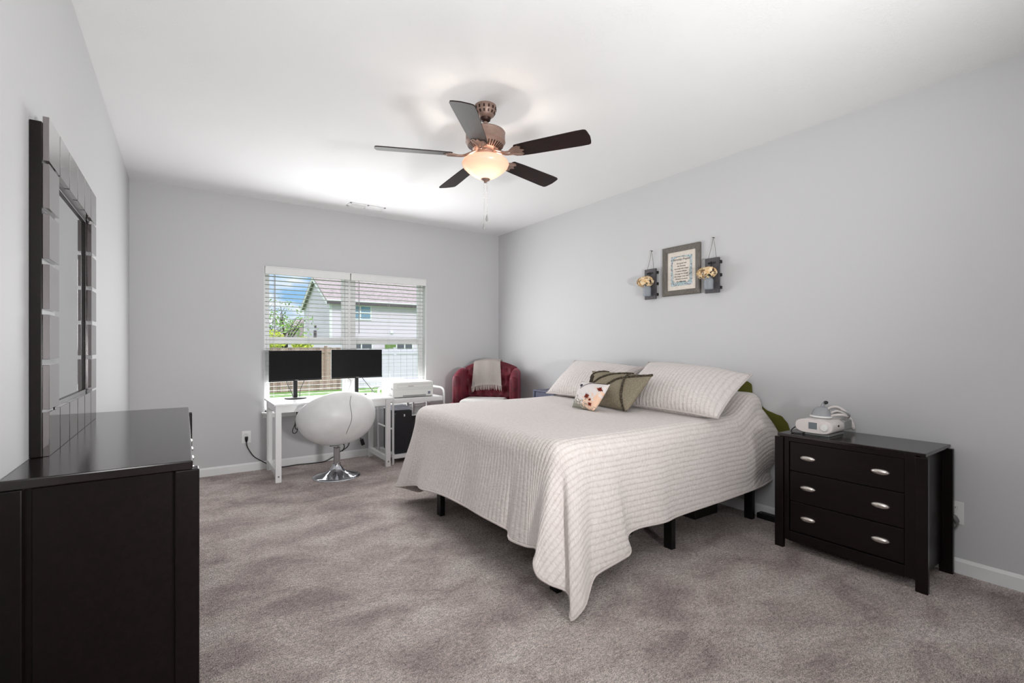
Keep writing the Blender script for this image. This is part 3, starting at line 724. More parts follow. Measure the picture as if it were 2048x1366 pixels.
def build_pillows():
    pr = Puff((2.87, 2.70, 0.79), (2.80, 1.765, 0.79), (3.30, 1.82, 1.045), (3.31, 2.735, 1.11), 0.27, 0.05, 1.3)
    p = single('pillow_sham', pr.mesh(56, 34), 'sham_fabric', 'beige quilted pillow sham on the near side of the bed', 'pillow', (2.83, 2.22, 0.775), group='quilted shams on the bed', angle=180)
    e = MB(); pts = [(a / 14, 0) for a in range(14)] + [(1, a / 10) for a in range(10)] + [(1 - a / 14, 1) for a in range(14)] + [(0, 1 - a / 10) for a in range(10)]
    e.tube([pr.base(a, b) for a, b in pts], 0.007, 6, closed=True); part('piping', e, 'sham_fabric', p)
    pl = Puff((2.93, 3.67, 0.79), (2.90, 2.86, 0.79), (3.34, 2.80, 1.06), (3.33, 3.70, 1.10), 0.23, 0.07, 4.1)
    p = single('pillow_sham', pl.mesh(56, 34), 'sham_fabric', 'beige quilted pillow sham at the far side of the bed, by the window', 'pillow', (2.9, 3.2, 0.775), group='quilted shams on the bed', angle=180)
    e = MB(); e.tube([pl.base(a, b) for a, b in pts], 0.007, 6, closed=True); part('piping', e, 'sham_fabric', p)
    oc = Puff((2.73, 2.88, 0.774), (2.645, 2.385, 0.774), (2.82, 2.29, 1.035), (2.90, 3.0, 1.035), 0.17, 0.04, 2.2)
    p = single('throw_cushion', oc.mesh(40, 28), 'olive_weave', 'grey olive woven lumbar cushion with dark tufted diamond lines', 'cushion', (2.66, 2.68, 0.775), angle=180)
    f = MB()
    for ln in ([(0.0, 0.72), (0.15, 0.9), (0.32, 1.0)], [(0.12, 0.45), (0.45, 0.8), (0.72, 1.0)], [(0.30, 0.10), (0.6, 0.62), (0.78, 0.80), (1.0, 1.0)],
               [(0.72, 1.0), (0.76, 0.75), (0.84, 0.35), (0.95, 0.0)], [(0.02, 0.55), (0.12, 0.75), (0.14, 0.5)]):
        oc.line(ln, 0.009, f)
    part('tufted_trim', f, 'olive_fringe', p)
    sc = Puff((2.475, 2.785, 0.774), (2.465, 2.535, 0.774), (2.60, 2.50, 0.965), (2.64, 2.85, 0.965), 0.11, 0.05, 6.0)
    p = single('throw_cushion', sc.mesh(28, 24, uvrot=False), 'autumn_print', 'small cream cushion printed with red autumn leaves', 'cushion', (2.47, 2.66, 0.775), angle=180)
    tw = MB(); sc.line([(0.22, 0.62), (0.5, 0.86), (0.96, 0.97)], 0.0028, tw); part('twig_print', tw, 'brown_twig', p)
    b = MB(); c = sc.at(0.22, 0.74, 1, 0.001); b.ell(c, 0.009, 0.014, 0.014, 12, 8); part('button', b, 'navy_button', p)
    for (u, v, r) in ((0.66, 0.36, 0.125), (0.91, 0.70, 0.095), (0.84, 0.14, 0.08), (0.80, 0.27, 0.06)):
        m = MB(); vs = []
        cen = m.bm.verts.new(sc.at(u, v, 1, 0.003))
        for k in range(20):
            a = 2 * math.pi * k / 20; rr = r * ((1.0, 0.55, 0.78, 0.40, 0.92, 0.6, 0.7, 0.38, 0.85, 0.5)[(k + int(u * 50)) % 10] * random.uniform(0.85, 1.15))
            vs.append(m.bm.verts.new(sc.at(min(1, u + rr * math.cos(a)), min(1, max(0, v + rr * math.sin(a))), 1, 0.003)))
        for k in range(20): m.bm.faces.new((cen, vs[k], vs[(k + 1) % 20]))
        part('leaf_print', m, 'maroon_leaf', p, label='dark red maple leaf')
    # olive sheet edge showing behind the quilt at the head
    m = MB()
    prof = [(2.14, 0.86), (2.06, 0.925), (1.985, 0.972), (1.94, 0.955), (1.925, 0.88), (1.86, 0.80), (1.79, 0.765), (1.725, 0.745), (1.685, 0.70), (1.66, 0.63), (1.672, 0.56), (1.74, 0.50)]
    P = crom([(y, z, 0) for y, z in prof], 5)
    rings = []
    for i, q in enumerate(P):
        y, z = q.x, q.y
        cy, cz = 2.05, 0.62
        wv = 0.006 * math.sin(i * 1.3)
        ring = []
        for (x, s_) in ((3.5045, 0.6), (3.505, 0.98), (3.508, 1.02 + wv), (3.513, 1.0), (3.5135, 0.8), (3.5135, 0.6)):
            ring.append((x, cy + (y - cy) * s_, cz + (z - cz) * s_))
        rings.append(ring)
    m.rings(rings)
    single('sheet', m, 'olive_cotton', 'olive green sheet peeking out between quilt and wall', 'bed sheet', (3.48, 1.75, 0.46), angle=60)
build_pillows()

# ------------------------------------------------------------------ ceiling fan
def build_fan():
    cx, cy = 1.548, 2.545
    t = thing('ceiling_fan', 'five blade ceiling fan with lit bowl light hanging from the ceiling', 'ceiling fan', (cx, cy, HC))
    c0 = (cx, cy, 0)
    m = MB().lathe([(0.0, HC), (0.066, HC), (0.068, HC - 0.012), (0.064, HC - 0.035), (0.050, HC - 0.062), (0.036, HC - 0.075), (0.0, HC - 0.077)], c0, 36)
    ca = part('canopy', m, 'antique_copper', t)
    s = MB()
    for k in range(14):
        a = 2 * math.pi * k / 14; d = Vector((math.cos(a), math.sin(a), 0))
        for z0, z1, r0, r1 in ((HC - 0.033, HC - 0.016, 0.0655, 0.0682), (HC - 0.056, HC - 0.042, 0.0548, 0.0622)):
            s.bar(Vector(c0) + d * r0 + Vector((0, 0, z0)), Vector(c0) + d * r1 + Vector((0, 0, z1)), 0.009, 0.003, up=d)
    part('canopy_slot', s, 'copper_dark', ca)
    part('hanger_ball', MB().lathe([(0.0, HC - 0.074), (0.034, HC - 0.075), (0.030, HC - 0.09), (0.018, HC - 0.098), (0.0, HC - 0.099)], c0, 28), 'copper_dark', t)
    part('downrod', MB().cyl((cx, cy, HC - 0.15), (cx, cy, HC - 0.09), 0.0125, n=20), 'antique_copper', t)
    mz = 2.595
    h = MB().lathe([(0.0, mz + 0.006), (0.022, mz + 0.006), (0.03, mz), (0.09, mz - 0.004), (0.118, mz - 0.016), (0.124, mz - 0.024), (0.122, mz - 0.03), (0.122, mz - 0.075), (0.124, mz - 0.082),
                    (0.116, mz - 0.09), (0.108, mz - 0.105), (0.078, mz - 0.128), (0.066, mz - 0.133), (0.0, mz - 0.133)], c0, 48)
    ho = part('motor_housing', h, 'antique_copper', t)
    s = MB()
    for k in range(36):
        a = 2 * math.pi * k / 36; d = Vector((math.cos(a), math.sin(a), 0))
        s.bar(Vector(c0) + d * 0.1105 + Vector((0, 0, mz - 0.1035)), Vector(c0) + d * 0.081 + Vector((0, 0, mz - 0.1275)), 0.0075, 0.003, up=(0, 0, 1))
    part('vent_slot', s, 'copper_dark', ho)
    part('switch_housing', MB().lathe([(0.0, 2.462), (0.05, 2.462), (0.052, 2.445), (0.047, 2.425), (0.05, 2.41), (0.0, 2.409)], c0, 32), 'antique_copper', t)
    br, zt = 0.146, 2.405
    outer = [(0.085, zt + 0.006), (0.118, zt + 0.003), (0.138, zt - 0.008), (br, zt - 0.026), (0.138, zt - 0.046), (0.112, zt - 0.072), (0.078, zt - 0.097), (0.045, zt - 0.115), (0.020, zt - 0.122)]
    inner = [(max(0.015, r - 0.005), z + 0.004) for r, z in reversed(outer)]
    part('bowl_shade', MB().lathe(outer + inner, c0, 56, cap=False), 'frosted_glass', t, label='frosted glass bowl shade, lit')
    part('finial', MB().lathe([(0.0, zt - 0.112), (0.026, zt - 0.116), (0.030, zt - 0.121), (0.024, zt - 0.128), (0.011, zt - 0.133), (0.007, zt - 0.142), (0.0, zt - 0.144)], c0, 24), 'antique_copper', t)
    for dx, dy, z in ((0.0075, -0.005, 2.03), (-0.0075, 0.005, 1.975)):
        m = MB().cyl((cx + dx, cy + dy, z + 0.02), (cx + dx, cy + dy, zt - 0.125), 0.0014, n=6)
        for k in range(26):
            m.ell((cx + dx, cy + dy, z + 0.03 + k * (zt - 0.16 - z) / 26), 0.0019, 0.0019, 0.0022, 6, 4)
        p = part('pull_chain', m, 'brushed_nickel', t)
        part('chain_knob', MB().lathe([(0.0, z - 0.008), (0.006, z - 0.004), (0.0085, z + 0.006), (0.006, z + 0.022), (0.002, z + 0.034), (0.0, z + 0.035)], (cx + dx, cy + dy, 0), 14), 'wand_grey', p)
    zb = 2.428
    for k in range(5):
        ang = R(12.5 + 72 * k)
        r = Vector((math.cos(ang), math.sin(ang), 0)); tt = Vector((-math.sin(ang), math.cos(ang), 0)); up = Vector((0, 0, 1))
        ph = R(-13); w = tt * math.cos(ph) + up * math.sin(ph); nn = up * math.cos(ph) - tt * math.sin(ph)
        O = Vector((cx, cy, zb))
        outl = [(0.215, -0.052), (0.30, -0.058), (0.60, -0.067), (0.645, -0.066), (0.657, -0.060), (0.662, -0.045), (0.668, 0.0), (0.662, 0.045), (0.657, 0.060), (0.645, 0.066), (0.60, 0.067), (0.30, 0.058), (0.215, 0.052), (0.205, 0.04), (0.205, -0.04)]
        # blade built in its own frame so the wood grain runs along it
        m = MB().prism(outl, -0.003, 0.003)
        b = part('blade', m, 'blade_wood', t, world=False, angle=30)
        mat = Matrix((Vector((r.x, w.x, nn.x)), Vector((r.y, w.y, nn.y)), Vector((r.z, w.z, nn.z)))).to_4x4()
        mat.translation = O - Vector((cx, cy, HC)); b.matrix_local = mat
        a = MB()
        a.tube(crom([(0.062, -0.012, 0.028), (0.10, -0.014, 0.010), (0.14, -0.012, -0.006), (0.185, -0.016, -0.008), (0.235, -0.034, -0.006)], 5), 0.0062, 8)
        a.tube(crom([(0.062, 0.012, 0.028), (0.10, 0.014, 0.010), (0.14, 0.012, -0.006), (0.185, 0.016, -0.008), (0.235, 0.034, -0.006)], 5), 0.0062, 8)
        a.prism([(0.17, -0.02), (0.20, -0.042), (0.232, -0.046), (0.25, -0.032), (0.238, -0.014), (0.262, 0.0), (0.238, 0.014), (0.25, 0.032), (0.232, 0.046), (0.20, 0.042), (0.17, 0.02)], -0.0075, -0.0032)
        part('blade_bracket', a, 'antique_copper', b, world=False)
    lamp('fan_bulb', 'POINT', (cx, cy, 2.365), 9, (1.0, 0.88, 0.77), radius=0.028)
build_fan()

# ------------------------------------------------------------------ ceiling register
def build_vent():
    t = thing('ceiling_vent', 'white slotted air register on the ceiling near the window wall', 'vent', (1.61, 5.08, HC))
    x0, x1, y0, y1 = 1.42, 1.80, 5.02, 5.16
    f = MB().box(x0, x1, y0, y0 + 0.022, HC - 0.007, HC, 0.002).box(x0, x1, y1 - 0.022, y1, HC - 0.007, HC, 0.002)
    f.box(x0, x0 + 0.022, y0, y1, HC - 0.007, HC, 0.002).box(x1 - 0.022, x1, y0, y1, HC - 0.007, HC, 0.002).box(1.60, 1.62, y0, y1, HC - 0.007, HC, 0.002)
    part('frame', f, 'white_trim', t)
    part('backing', MB().box(x0 + 0.02, x1 - 0.02, y0 + 0.02, y1 - 0.02, HC - 0.002, HC), 'printer_grey', t)
    s = MB()
    for k in range(7):
        y = y0 + 0.03 + k * 0.0135
        s.bar((x0 + 0.022, y, HC - 0.004), (1.60, y, HC - 0.004), 0.006, 0.0012, up=(0, 1, 0.6))
        s.bar((1.62, y, HC - 0.004), (x1 - 0.022, y, HC - 0.004), 0.0128, 0.0012, up=(0, 0.12, 1))
    part('louvres', s, 'white_trim', t)
build_vent()

# ------------------------------------------------------------------ wall decorations
def text_mesh(name, body, size, mat, parent, pos, rot, shear=0.25, align='CENTER'):
    cu = bpy.data.curves.new(name, 'FONT'); cu.body = body; cu.size = size; cu.shear = shear
    cu.align_x = align; cu.align_y = 'CENTER'; cu.extrude = 0.0004
    o = bpy.data.objects.new(name, cu); COL.objects.link(o)
    dg = bpy.context.evaluated_depsgraph_get(); me = bpy.data.meshes.new_from_object(o.evaluated_get(dg))
    bpy.data.objects.remove(o); bpy.data.curves.remove(cu)
    me.materials.clear(); me.materials.append(MAT[mat])
    n = bpy.data.objects.new(name, me); COL.objects.link(n); n.parent = parent
    off = ORG.get(parent.name, Vector((0, 0, 0)))
    n.location = Vector(pos) - off; n.rotation_euler = rot
    return n
def build_wall_art():
    # facing -x: text rotation so that reading direction runs toward -y
    rot = (R(90), 0, R(-90))
    y0, y1, z0, z1 = 2.362, 2.735, 1.684, 2.106
    t = thing('framed_print', 'grey wooden frame with a lettered prayer print on the right wall', 'picture', (XR, (y0 + y1) / 2, z0))
    f = MB(); fw = 0.046
    def rail(pts, ins):
        pass
    # four mitred mouldings with a raised lip
    prof = [(0.0, 0.0), (0.0, 0.020), (0.010, 0.026), (0.022, 0.022), (0.036, 0.018), (fw, 0.014), (fw, 0.0)]
    cs = [(y1, z0), (y0, z0), (y0, z1), (y1, z1)]; ym, zm = (y0 + y1) / 2, (z0 + z1) / 2
    rings = []
    for (y, z) in cs + cs[:1]:
        sy, sz = (1 if y < ym else -1), (1 if z < zm else -1)
        rings.append([(XR - 0.001 - h, y + sy * a, z + sz * a) for a, h in prof])
    f.rings(rings, False, False); bmesh.ops.remove_doubles(f.bm, verts=f.bm.verts, dist=1e-6)
    part('frame', f, 'driftwood_frame', t, angle=15)
    part('mat_board', MB().box(XR - 0.008, XR - 0.002, y0 + fw - 0.004, y1 - fw + 0.004, z0 + fw - 0.004, z1 - fw + 0.004), 'cream_paper', t)
    py0, py1, pz0, pz1 = y0 + 0.082, y1 - 0.082, z0 + 0.082, z1 - 0.085
    part('floral_border', MB().box(XR - 0.0095, XR - 0.008, py0, py1, pz0, pz1), 'floral_print', t)
    # paper scroll in the middle with an irregular edge
    m = MB(); vs = []; n = 72; cyy, czz = (py0 + py1) / 2, (pz0 + pz1) / 2 + 0.008; a, b = (py1 - py0) / 2 - 0.022, (pz1 - pz0) / 2 - 0.022
    for k in range(n):
        an = 2 * math.pi * k / n; ca, sa = math.cos(an), math.sin(an); e = 0.28
        rr = 1 + 0.035 * math.sin(9 * an) + 0.03 * math.sin(17 * an + 1)
        vs.append((cyy + a * rr * math.copysign(abs(ca) ** e, ca), czz + b * rr * math.copysign(abs(sa) ** e, sa)))
    m.prism(vs, 0, 0.0006, lambda y, z, h: (XR - 0.0095 - h, y, z))
    part('text_panel', m, 'cream_paper', t, smooth=False)
    ttl = text_mesh('title_text', 'Serenity Prayer', 0.0265, 'ink', t, (XR - 0.0106, cyy, pz1 - 0.030), rot, 0.3)
    lines = ['God grant me', 'the Serenity', 'to accept the things', 'I cannot change,', 'Courage to change', 'the things I can, and', 'Wisdom to know', 'the difference.']
    for i, s in enumerate(lines):
        text_mesh('verse_text', s, 0.0172, 'ink', t, (XR - 0.0106, cyy, pz1 - 0.064 - i * 0.0222), rot, 0.3)
    # two hanging board sconces
    def sconce(yc, z0, z1, znail, label, flip):
        t = thing('wall_sconce', label, 'sconce', (XR, yc, z0), group='jar sconces on the right wall')
        w = 0.062
        bd = MB().box(XR - 0.040, XR - 0.022, yc - w, yc + w, z0, z1, 0.002)
        part('board', bd, 'weathered_board', t)
        for z in (z0 + 0.04, (z0 + z1) / 2, z1 - 0.035):
            part('back_cleat', MB().box(XR - 0.022, XR - 0.001, yc - w - 0.006, yc + w - 0.03, z - 0.012, z + 0.012, 0.003), 'matte_black', t)
        part('nail', MB().cyl((XR - 0.03, yc, znail), (XR - 0.001, yc, znail), 0.0028, n=8), 'slot_dark', t)
        c = MB()
        for s in (-1, 1): c.tube(crom([(XR - 0.018, yc, znail + 0.003), (XR - 0.022, yc + s * w * 0.28, (znail + z1) / 2), (XR - 0.034, yc + s * w * 0.58, z1 - 0.006)], 5), 0.0017, 6)
        part('hanging_cord', c, 'twine', t)
        hk = MB(); xh = XR - 0.042
        hk.tube(crom([(xh, yc + 0.03, z1 - 0.036), (xh - 0.008, yc + 0.018, z1 - 0.048), (xh - 0.004, yc, z1 - 0.032), (xh - 0.008, yc - 0.018, z1 - 0.048), (xh, yc - 0.03, z1 - 0.036)], 5), 0.0035, 6)
        hk.tube(crom([(xh, yc, z1 - 0.035), (xh - 0.01, yc, z1 - 0.08), (xh - 0.05, yc, z1 - 0.13)], 5), 0.003, 6)
        part('hook', hk, 'matte_black', t)
        jx, jz = XR - 0.042 - 0.038, z0 + 0.024
        j = MB().lathe([(0.0, jz), (0.030, jz), (0.035, jz + 0.006), (0.036, jz + 0.07), (0.033, jz + 0.082), (0.026, jz + 0.09), (0.026, jz + 0.103), (0.0235, jz + 0.103), (0.0235, jz + 0.09), (0.031, jz + 0.08), (0.033, jz + 0.01), (0.0, jz + 0.006)], (jx, yc, 0), 24)
        jo = part('jar', j, 'jar_glass', t)
        part('jar_band', MB().lathe([(0.027, jz + 0.088), (0.0285, jz + 0.09), (0.0285, jz + 0.1), (0.027, jz + 0.102), (0.026, jz + 0.1), (0.026, jz + 0.09)], (jx, yc, 0), 24, cap=False), 'jar_zinc', jo)
        # hydrangea head: clusters of four petal florets
        fl = MB(); rnd = random.Random(int(yc * 1000))
        C = Vector((jx - 0.006, yc + 0.016, jz + 0.132))
        for k in range(150):
            d = Vector((rnd.gauss(0, 1), rnd.gauss(0, 1), rnd.gauss(0, 1) + 0.25)).normalized()
            p = C + Vector((d.x * 0.048, d.y * 0.082, d.z * 0.046))
            a = d.cross(Vector((0.3, 0.2, 1))).normalized(); b = d.cross(a)
            rot0 = rnd.random() * 3; q = 0.0115 * rnd.uniform(0.85, 1.25)
            for i in range(4):
                an = rot0 + i * math.pi / 2; e = a * math.cos(an) + b * math.sin(an); f = d.cross(e)
                P = [p, p + e * q * 0.6 + f * q * 0.5 + d * 0.002, p + e * q * 1.25 + d * 0.004 * rnd.uniform(-1, 1.5), p + e * q * 0.6 - f * q * 0.5 + d * 0.002]
                fl.bm.faces.new([fl.bm.verts.new(v) for v in P])
        part('flower_head', fl, 'flower_petal', t, norm=False, label='peach hydrangea flower head')
        st = MB()
        for k in range(5): st.tube([(jx + 0.008 * math.cos(k * 1.3), yc + 0.012 * math.sin(k * 1.3), jz + 0.02), (jx, yc + 0.006, jz + 0.125)], 0.0018, 5)
        part('stem', st, 'leaf_green', t)
    sconce(2.856, 1.672, 1.945, 2.112, 'rustic board sconce with jar of peach flowers, window side of the framed print', 0)
    sconce(2.243, 1.673, 1.952, 2.118, 'rustic board sconce with jar of peach flowers, near side of the framed print', 1)
build_wall_art()

# ------------------------------------------------------------------ desk
def build_desk():
    t = thing('desk', 'white desk under the window carrying the two monitors', 'desk', (1.24, 5.09, 0))
    x0, x1, y0, y1, zt = 0.672, 1.785, 4.765, 5.395, 0.722
    part('desktop', MB().box(x0, x1, y0, y1, zt - 0.018, zt, 0.003), 'desk_white', t)
    lx = (0.69, 1.722)
    for a, b in ((4.815, 4.833), (5.355, 5.37)): part('apron', MB().box(lx[0] + 0.05, lx[1], a, b, zt - 0.088, zt - 0.018, 0.002), 'desk_white', t)
    for x in lx:
        for ya, yb in ((4.80, 4.835), (5.35, 5.385)):
            lg = part('leg', MB().box(x, x + 0.05, ya, yb, 0, zt - 0.018, 0.003), 'desk_white', t)
            if ya < 5: part('bolt', MB().cyl((x + 0.025, ya, 0.055), (x + 0.025, ya - 0.002, 0.055), 0.009, n=14), 'printer_grey', lg)
        for a, b in ((0.055, 0.105), (zt - 0.088, zt - 0.018)): part('side_rail', MB().box(x + 0.006, x + 0.044, 4.835, 5.35, a, b, 0.002), 'desk_white', t)
build_desk()

def monitor(label, c, ang, w, h, base_r, zt, dz):
    t = thing('monitor', label, 'monitor', (c[0], c[1], zt), ang, group='monitors on the desk')
    zb = dz
    part('screen', MB().box(-w / 2, w / 2, -0.012, 0.006, zb, zb + h, 0.003), 'screen_black', t, world=False)
    part('rear_housing', MB().box(-w * 0.3, w * 0.3, 0.006, 0.04, zb + h * 0.2, zb + h * 0.75, 0.012), 'black_plastic', t, world=False)
    part('bezel', MB().box(-w / 2, w / 2, -0.0145, -0.011, zb, zb + 0.016, 0.001), 'black_plastic', t, world=False)
    part('logo_mark', MB().box(-0.016, 0.016, -0.0152, -0.0143, zb + 0.006, zb + 0.010), 'wand_grey', t, world=False)
    part('stand', MB().box(-0.021, 0.021, 0.012, 0.03, 0.01, zb + h * 0.45, 0.004), 'black_plastic', t, world=False)
    part('base', MB().lathe([(0.0, 0.0005), (base_r, 0.0005), (base_r, 0.007), (base_r - 0.004, 0.011), (0.0, 0.013)], (0, 0.01, 0), 48), 'matte_black', t, world=False)
    return t
monitor('left black monitor on the white desk', (0.933, 5.19), R(14), 0.525, 0.305, 0.105, 0.7225, 0.178)
monitor('right black monitor on the white desk, beside the printer', (1.552, 5.225), R(3), 0.553, 0.308, 0.108, 0.7225, 0.182)

def cable(label, pts, r=0.0035, mat='cable_black', n=8, name='cable', cat='cable', group=None):
    P = crom(pts, n); base = min(P, key=lambda p: p.z)
    m = MB().tube(P, r, 8)
    return single(name, m, mat, label, cat, tuple(base), group)
def build_cables():
    cable('black cord curving left of the left monitor stand', [(0.86, 5.27, 0.90), (0.868, 5.275, 0.86), (0.895, 5.26, 0.80), (0.915, 5.27, 0.745), (0.92, 5.28, 0.727)], group='cords behind the monitors')
    cable('black cord curving right of the left monitor stand', [(1.03, 5.29, 0.90), (1.015, 5.29, 0.86), (0.99, 5.28, 0.80), (0.985, 5.29, 0.74), (0.985, 5.30, 0.727)], group='cords behind the monitors')
    cable('thin grey cord looping left of the right monitor stand', [(1.475, 5.30, 0.90), (1.50, 5.30, 0.88), (1.505, 5.31, 0.83), (1.48, 5.31, 0.77), (1.455, 5.31, 0.727)], r=0.0022, mat='cable_grey', group='cords behind the monitors')
    cable('black cord falling right of the right monitor toward the printer', [(1.63, 5.30, 0.90), (1.66, 5.30, 0.86), (1.70, 5.30, 0.81), (1.735, 5.28, 0.76), (1.755, 5.25, 0.727)], group='cords behind the monitors')
    cable('black cord arching over the right end of the desk to the printer', [(1.715, 5.22, 0.727), (1.72, 5.24, 0.765), (1.76, 5.27, 0.79), (1.85, 5.32, 0.785), (1.93, 5.345, 0.775)], r=0.0028)
    # bundled cable under the desk
    m = MB()
    m.tube(crom([(0.935, 5.20, 0.64), (0.94, 5.20, 0.58), (0.955, 5.20, 0.545), (0.95, 5.205, 0.60), (0.942, 5.205, 0.62)], 6), 0.0042, 7)
    m.tube(crom([(0.94, 5.20, 0.62), (0.942, 5.20, 0.55), (0.935, 5.20, 0.50), (0.945, 5.20, 0.46), (0.965, 5.20, 0.44), (0.945, 5.20, 0.41), (0.925, 5.20, 0.43), (0.935, 5.20, 0.47), (0.95, 5.205, 0.52)], 6), 0.004, 7)
    m.tube(crom([(0.94, 5.21, 0.54), (0.925, 5.21, 0.46), (0.905, 5.21, 0.41), (0.905, 5.21, 0.38), (0.925, 5.21, 0.37), (0.945, 5.21, 0.39), (0.95, 5.21, 0.45), (0.938, 5.21, 0.5)], 6), 0.004, 7)
    m.cyl((0.93, 5.205, 0.505), (0.945, 5.205, 0.498), 0.009, n=10)
    m.tube(crom([(0.935, 5.20, 0.64), (0.97, 5.21, 0.632), (1.02, 5.22, 0.636), (1.06, 5.24, 0.64)], 5), 0.0045, 7)
    single('cable_bundle', m, 'cable_black', 'looped bundle of black cable hanging under the desk', 'cable', (0.935, 5.205, 0.365))
    # socket lead dangling right of the chair
    m = MB().tube(crom([(1.50, 5.30, 0.33), (1.52, 5.29, 0.25), (1.56, 5.29, 0.243), (1.60, 5.29, 0.245), (1.615, 5.29, 0.22)], 6), 0.004, 7)
    o = single('hanging_cable', m, 'cable_black', 'black cord with socket end dangling right of the white chair', 'cable', (1.615, 5.29, 0.155))
    part('plug', MB().obox((1.628, 5.288, 0.19), (0.018, 0, 0.006), (0, 0.014, 0), (0.010, 0, -0.034), 0.006), 'black_plastic', o)
build_cables()

# ------------------------------------------------------------------ outlets and their cords
def outlet(label, c, nrm, wx, group='wall outlets'):
    """c = plate centre on the wall, nrm = wall normal, wx = direction along the wall"""
    t = thing('wall_outlet', label, 'outlet', c, group=group)
    c, nrm, wx = Vector(c), Vector(nrm), Vector(wx); up = Vector((0, 0, 1))
    def ob(u, v, d0, d1, hw, hh, bev=0.0):
        return MB().obox(c + wx * u + up * v + nrm * (d0 + d1) / 2, wx * hw, nrm * (d1 - d0) / 2, up * hh, bev)
    part('cover_plate', ob(0, 0, 0.0003, 0.006, 0.041, 0.062, 0.003), 'white_plastic', t)
    for v in (0.025, -0.025):
        m = MB(); m.obox(c + up * v + nrm * 0.0068, wx * 0.016, nrm * 0.001, up * 0.0135, 0.0045)
        s = part('socket', m, 'white_plastic', t)
        k = MB()
        for u in (-0.006, 0.006): k.obox(c + wx * u + up * (v + 0.004) + nrm * 0.0078, wx * 0.0013, nrm * 0.0005, up * 0.0042)
        k.obox(c + up * (v - 0.006) + nrm * 0.0078, wx * 0.0022, nrm * 0.0005, up * 0.0022)
        part('slot', k, 'slot_dark', s)
    part('screw', MB().cyl(tuple(c + nrm * 0.0055), tuple(c + nrm * 0.0072), 0.0028, n=10), 'wand_grey', t)
outlet('white outlet left of the desk with a black plug', (0.518, YB, 0.342), (0, -1, 0), (1, 0, 0))
outlet('white outlet right of the dark chest with a grey plug', (XR, 0.795, 0.33), (-1, 0, 0), (0, -1, 0))
def build_power_cords():
    P = crom([(0.516, 5.405, 0.30), (0.519, 5.398, 0.265), (0.533, 5.39, 0.225), (0.578, 5.385, 0.15), (0.64, 5.395, 0.098), (0.69, 5.405, 0.062), (0.76, 5.405, 0.02), (0.84, 5.39, 0.0062), (0.98, 5.405, 0.0062),
              (1.12, 5.385, 0.0062), (1.25, 5.38, 0.008), (1.34, 5.38, 0.045), (1.42, 5.395, 0.09), (1.50, 5.41, 0.13), (1.53, 5.41, 0.2)], 8)
    o = single('power_cable', MB().tube(P, 0.0048, 8), 'cable_black', 'black power cord running from left outlet behind the white desk', 'power cord', (0.84, 5.39, 0.001))
    m = MB().lathe([(0.0, 0.026), (0.012, 0.026), (0.013, 0.016), (0.012, 0.0), (0.008, -0.022), (0.005, -0.03), (0.0, -0.03)], (0, 0, 0), 16)
    for v in m.bm.verts: v.co = Vector((v.co.x * 1.15 + 0.516, v.co.y * 0.95 + 5.413, v.co.z + 0.322))
    part('plug', m, 'black_plastic', o)
    P = crom([(3.482, 0.777, 0.278), (3.482, 0.779, 0.262), (3.484, 0.795, 0.238), (3.49, 0.83, 0.222), (3.498, 0.88, 0.21), (3.499, 0.95, 0.12), (3.497, 1.05, 0.006)], 8)
    o = single('power_cable', MB().tube(P, 0.004, 8), 'cable_grey', 'dark grey power cord plugged in beside the dark chest', 'power cord', (3.497, 1.05, 0.002))
    m = MB().tube(crom([(3.492, 0.808, 0.312), (3.487, 0.798, 0.313), (3.484, 0.785, 0.306), (3.483, 0.778, 0.292), (3.483, 0.777, 0.274)], 5),
                  [0.008] + [0.0135] * 8 + [0.012] * 8 + [0.008] * 4, 12)
    part('plug', m, 'cable_grey', o)
build_power_cords()

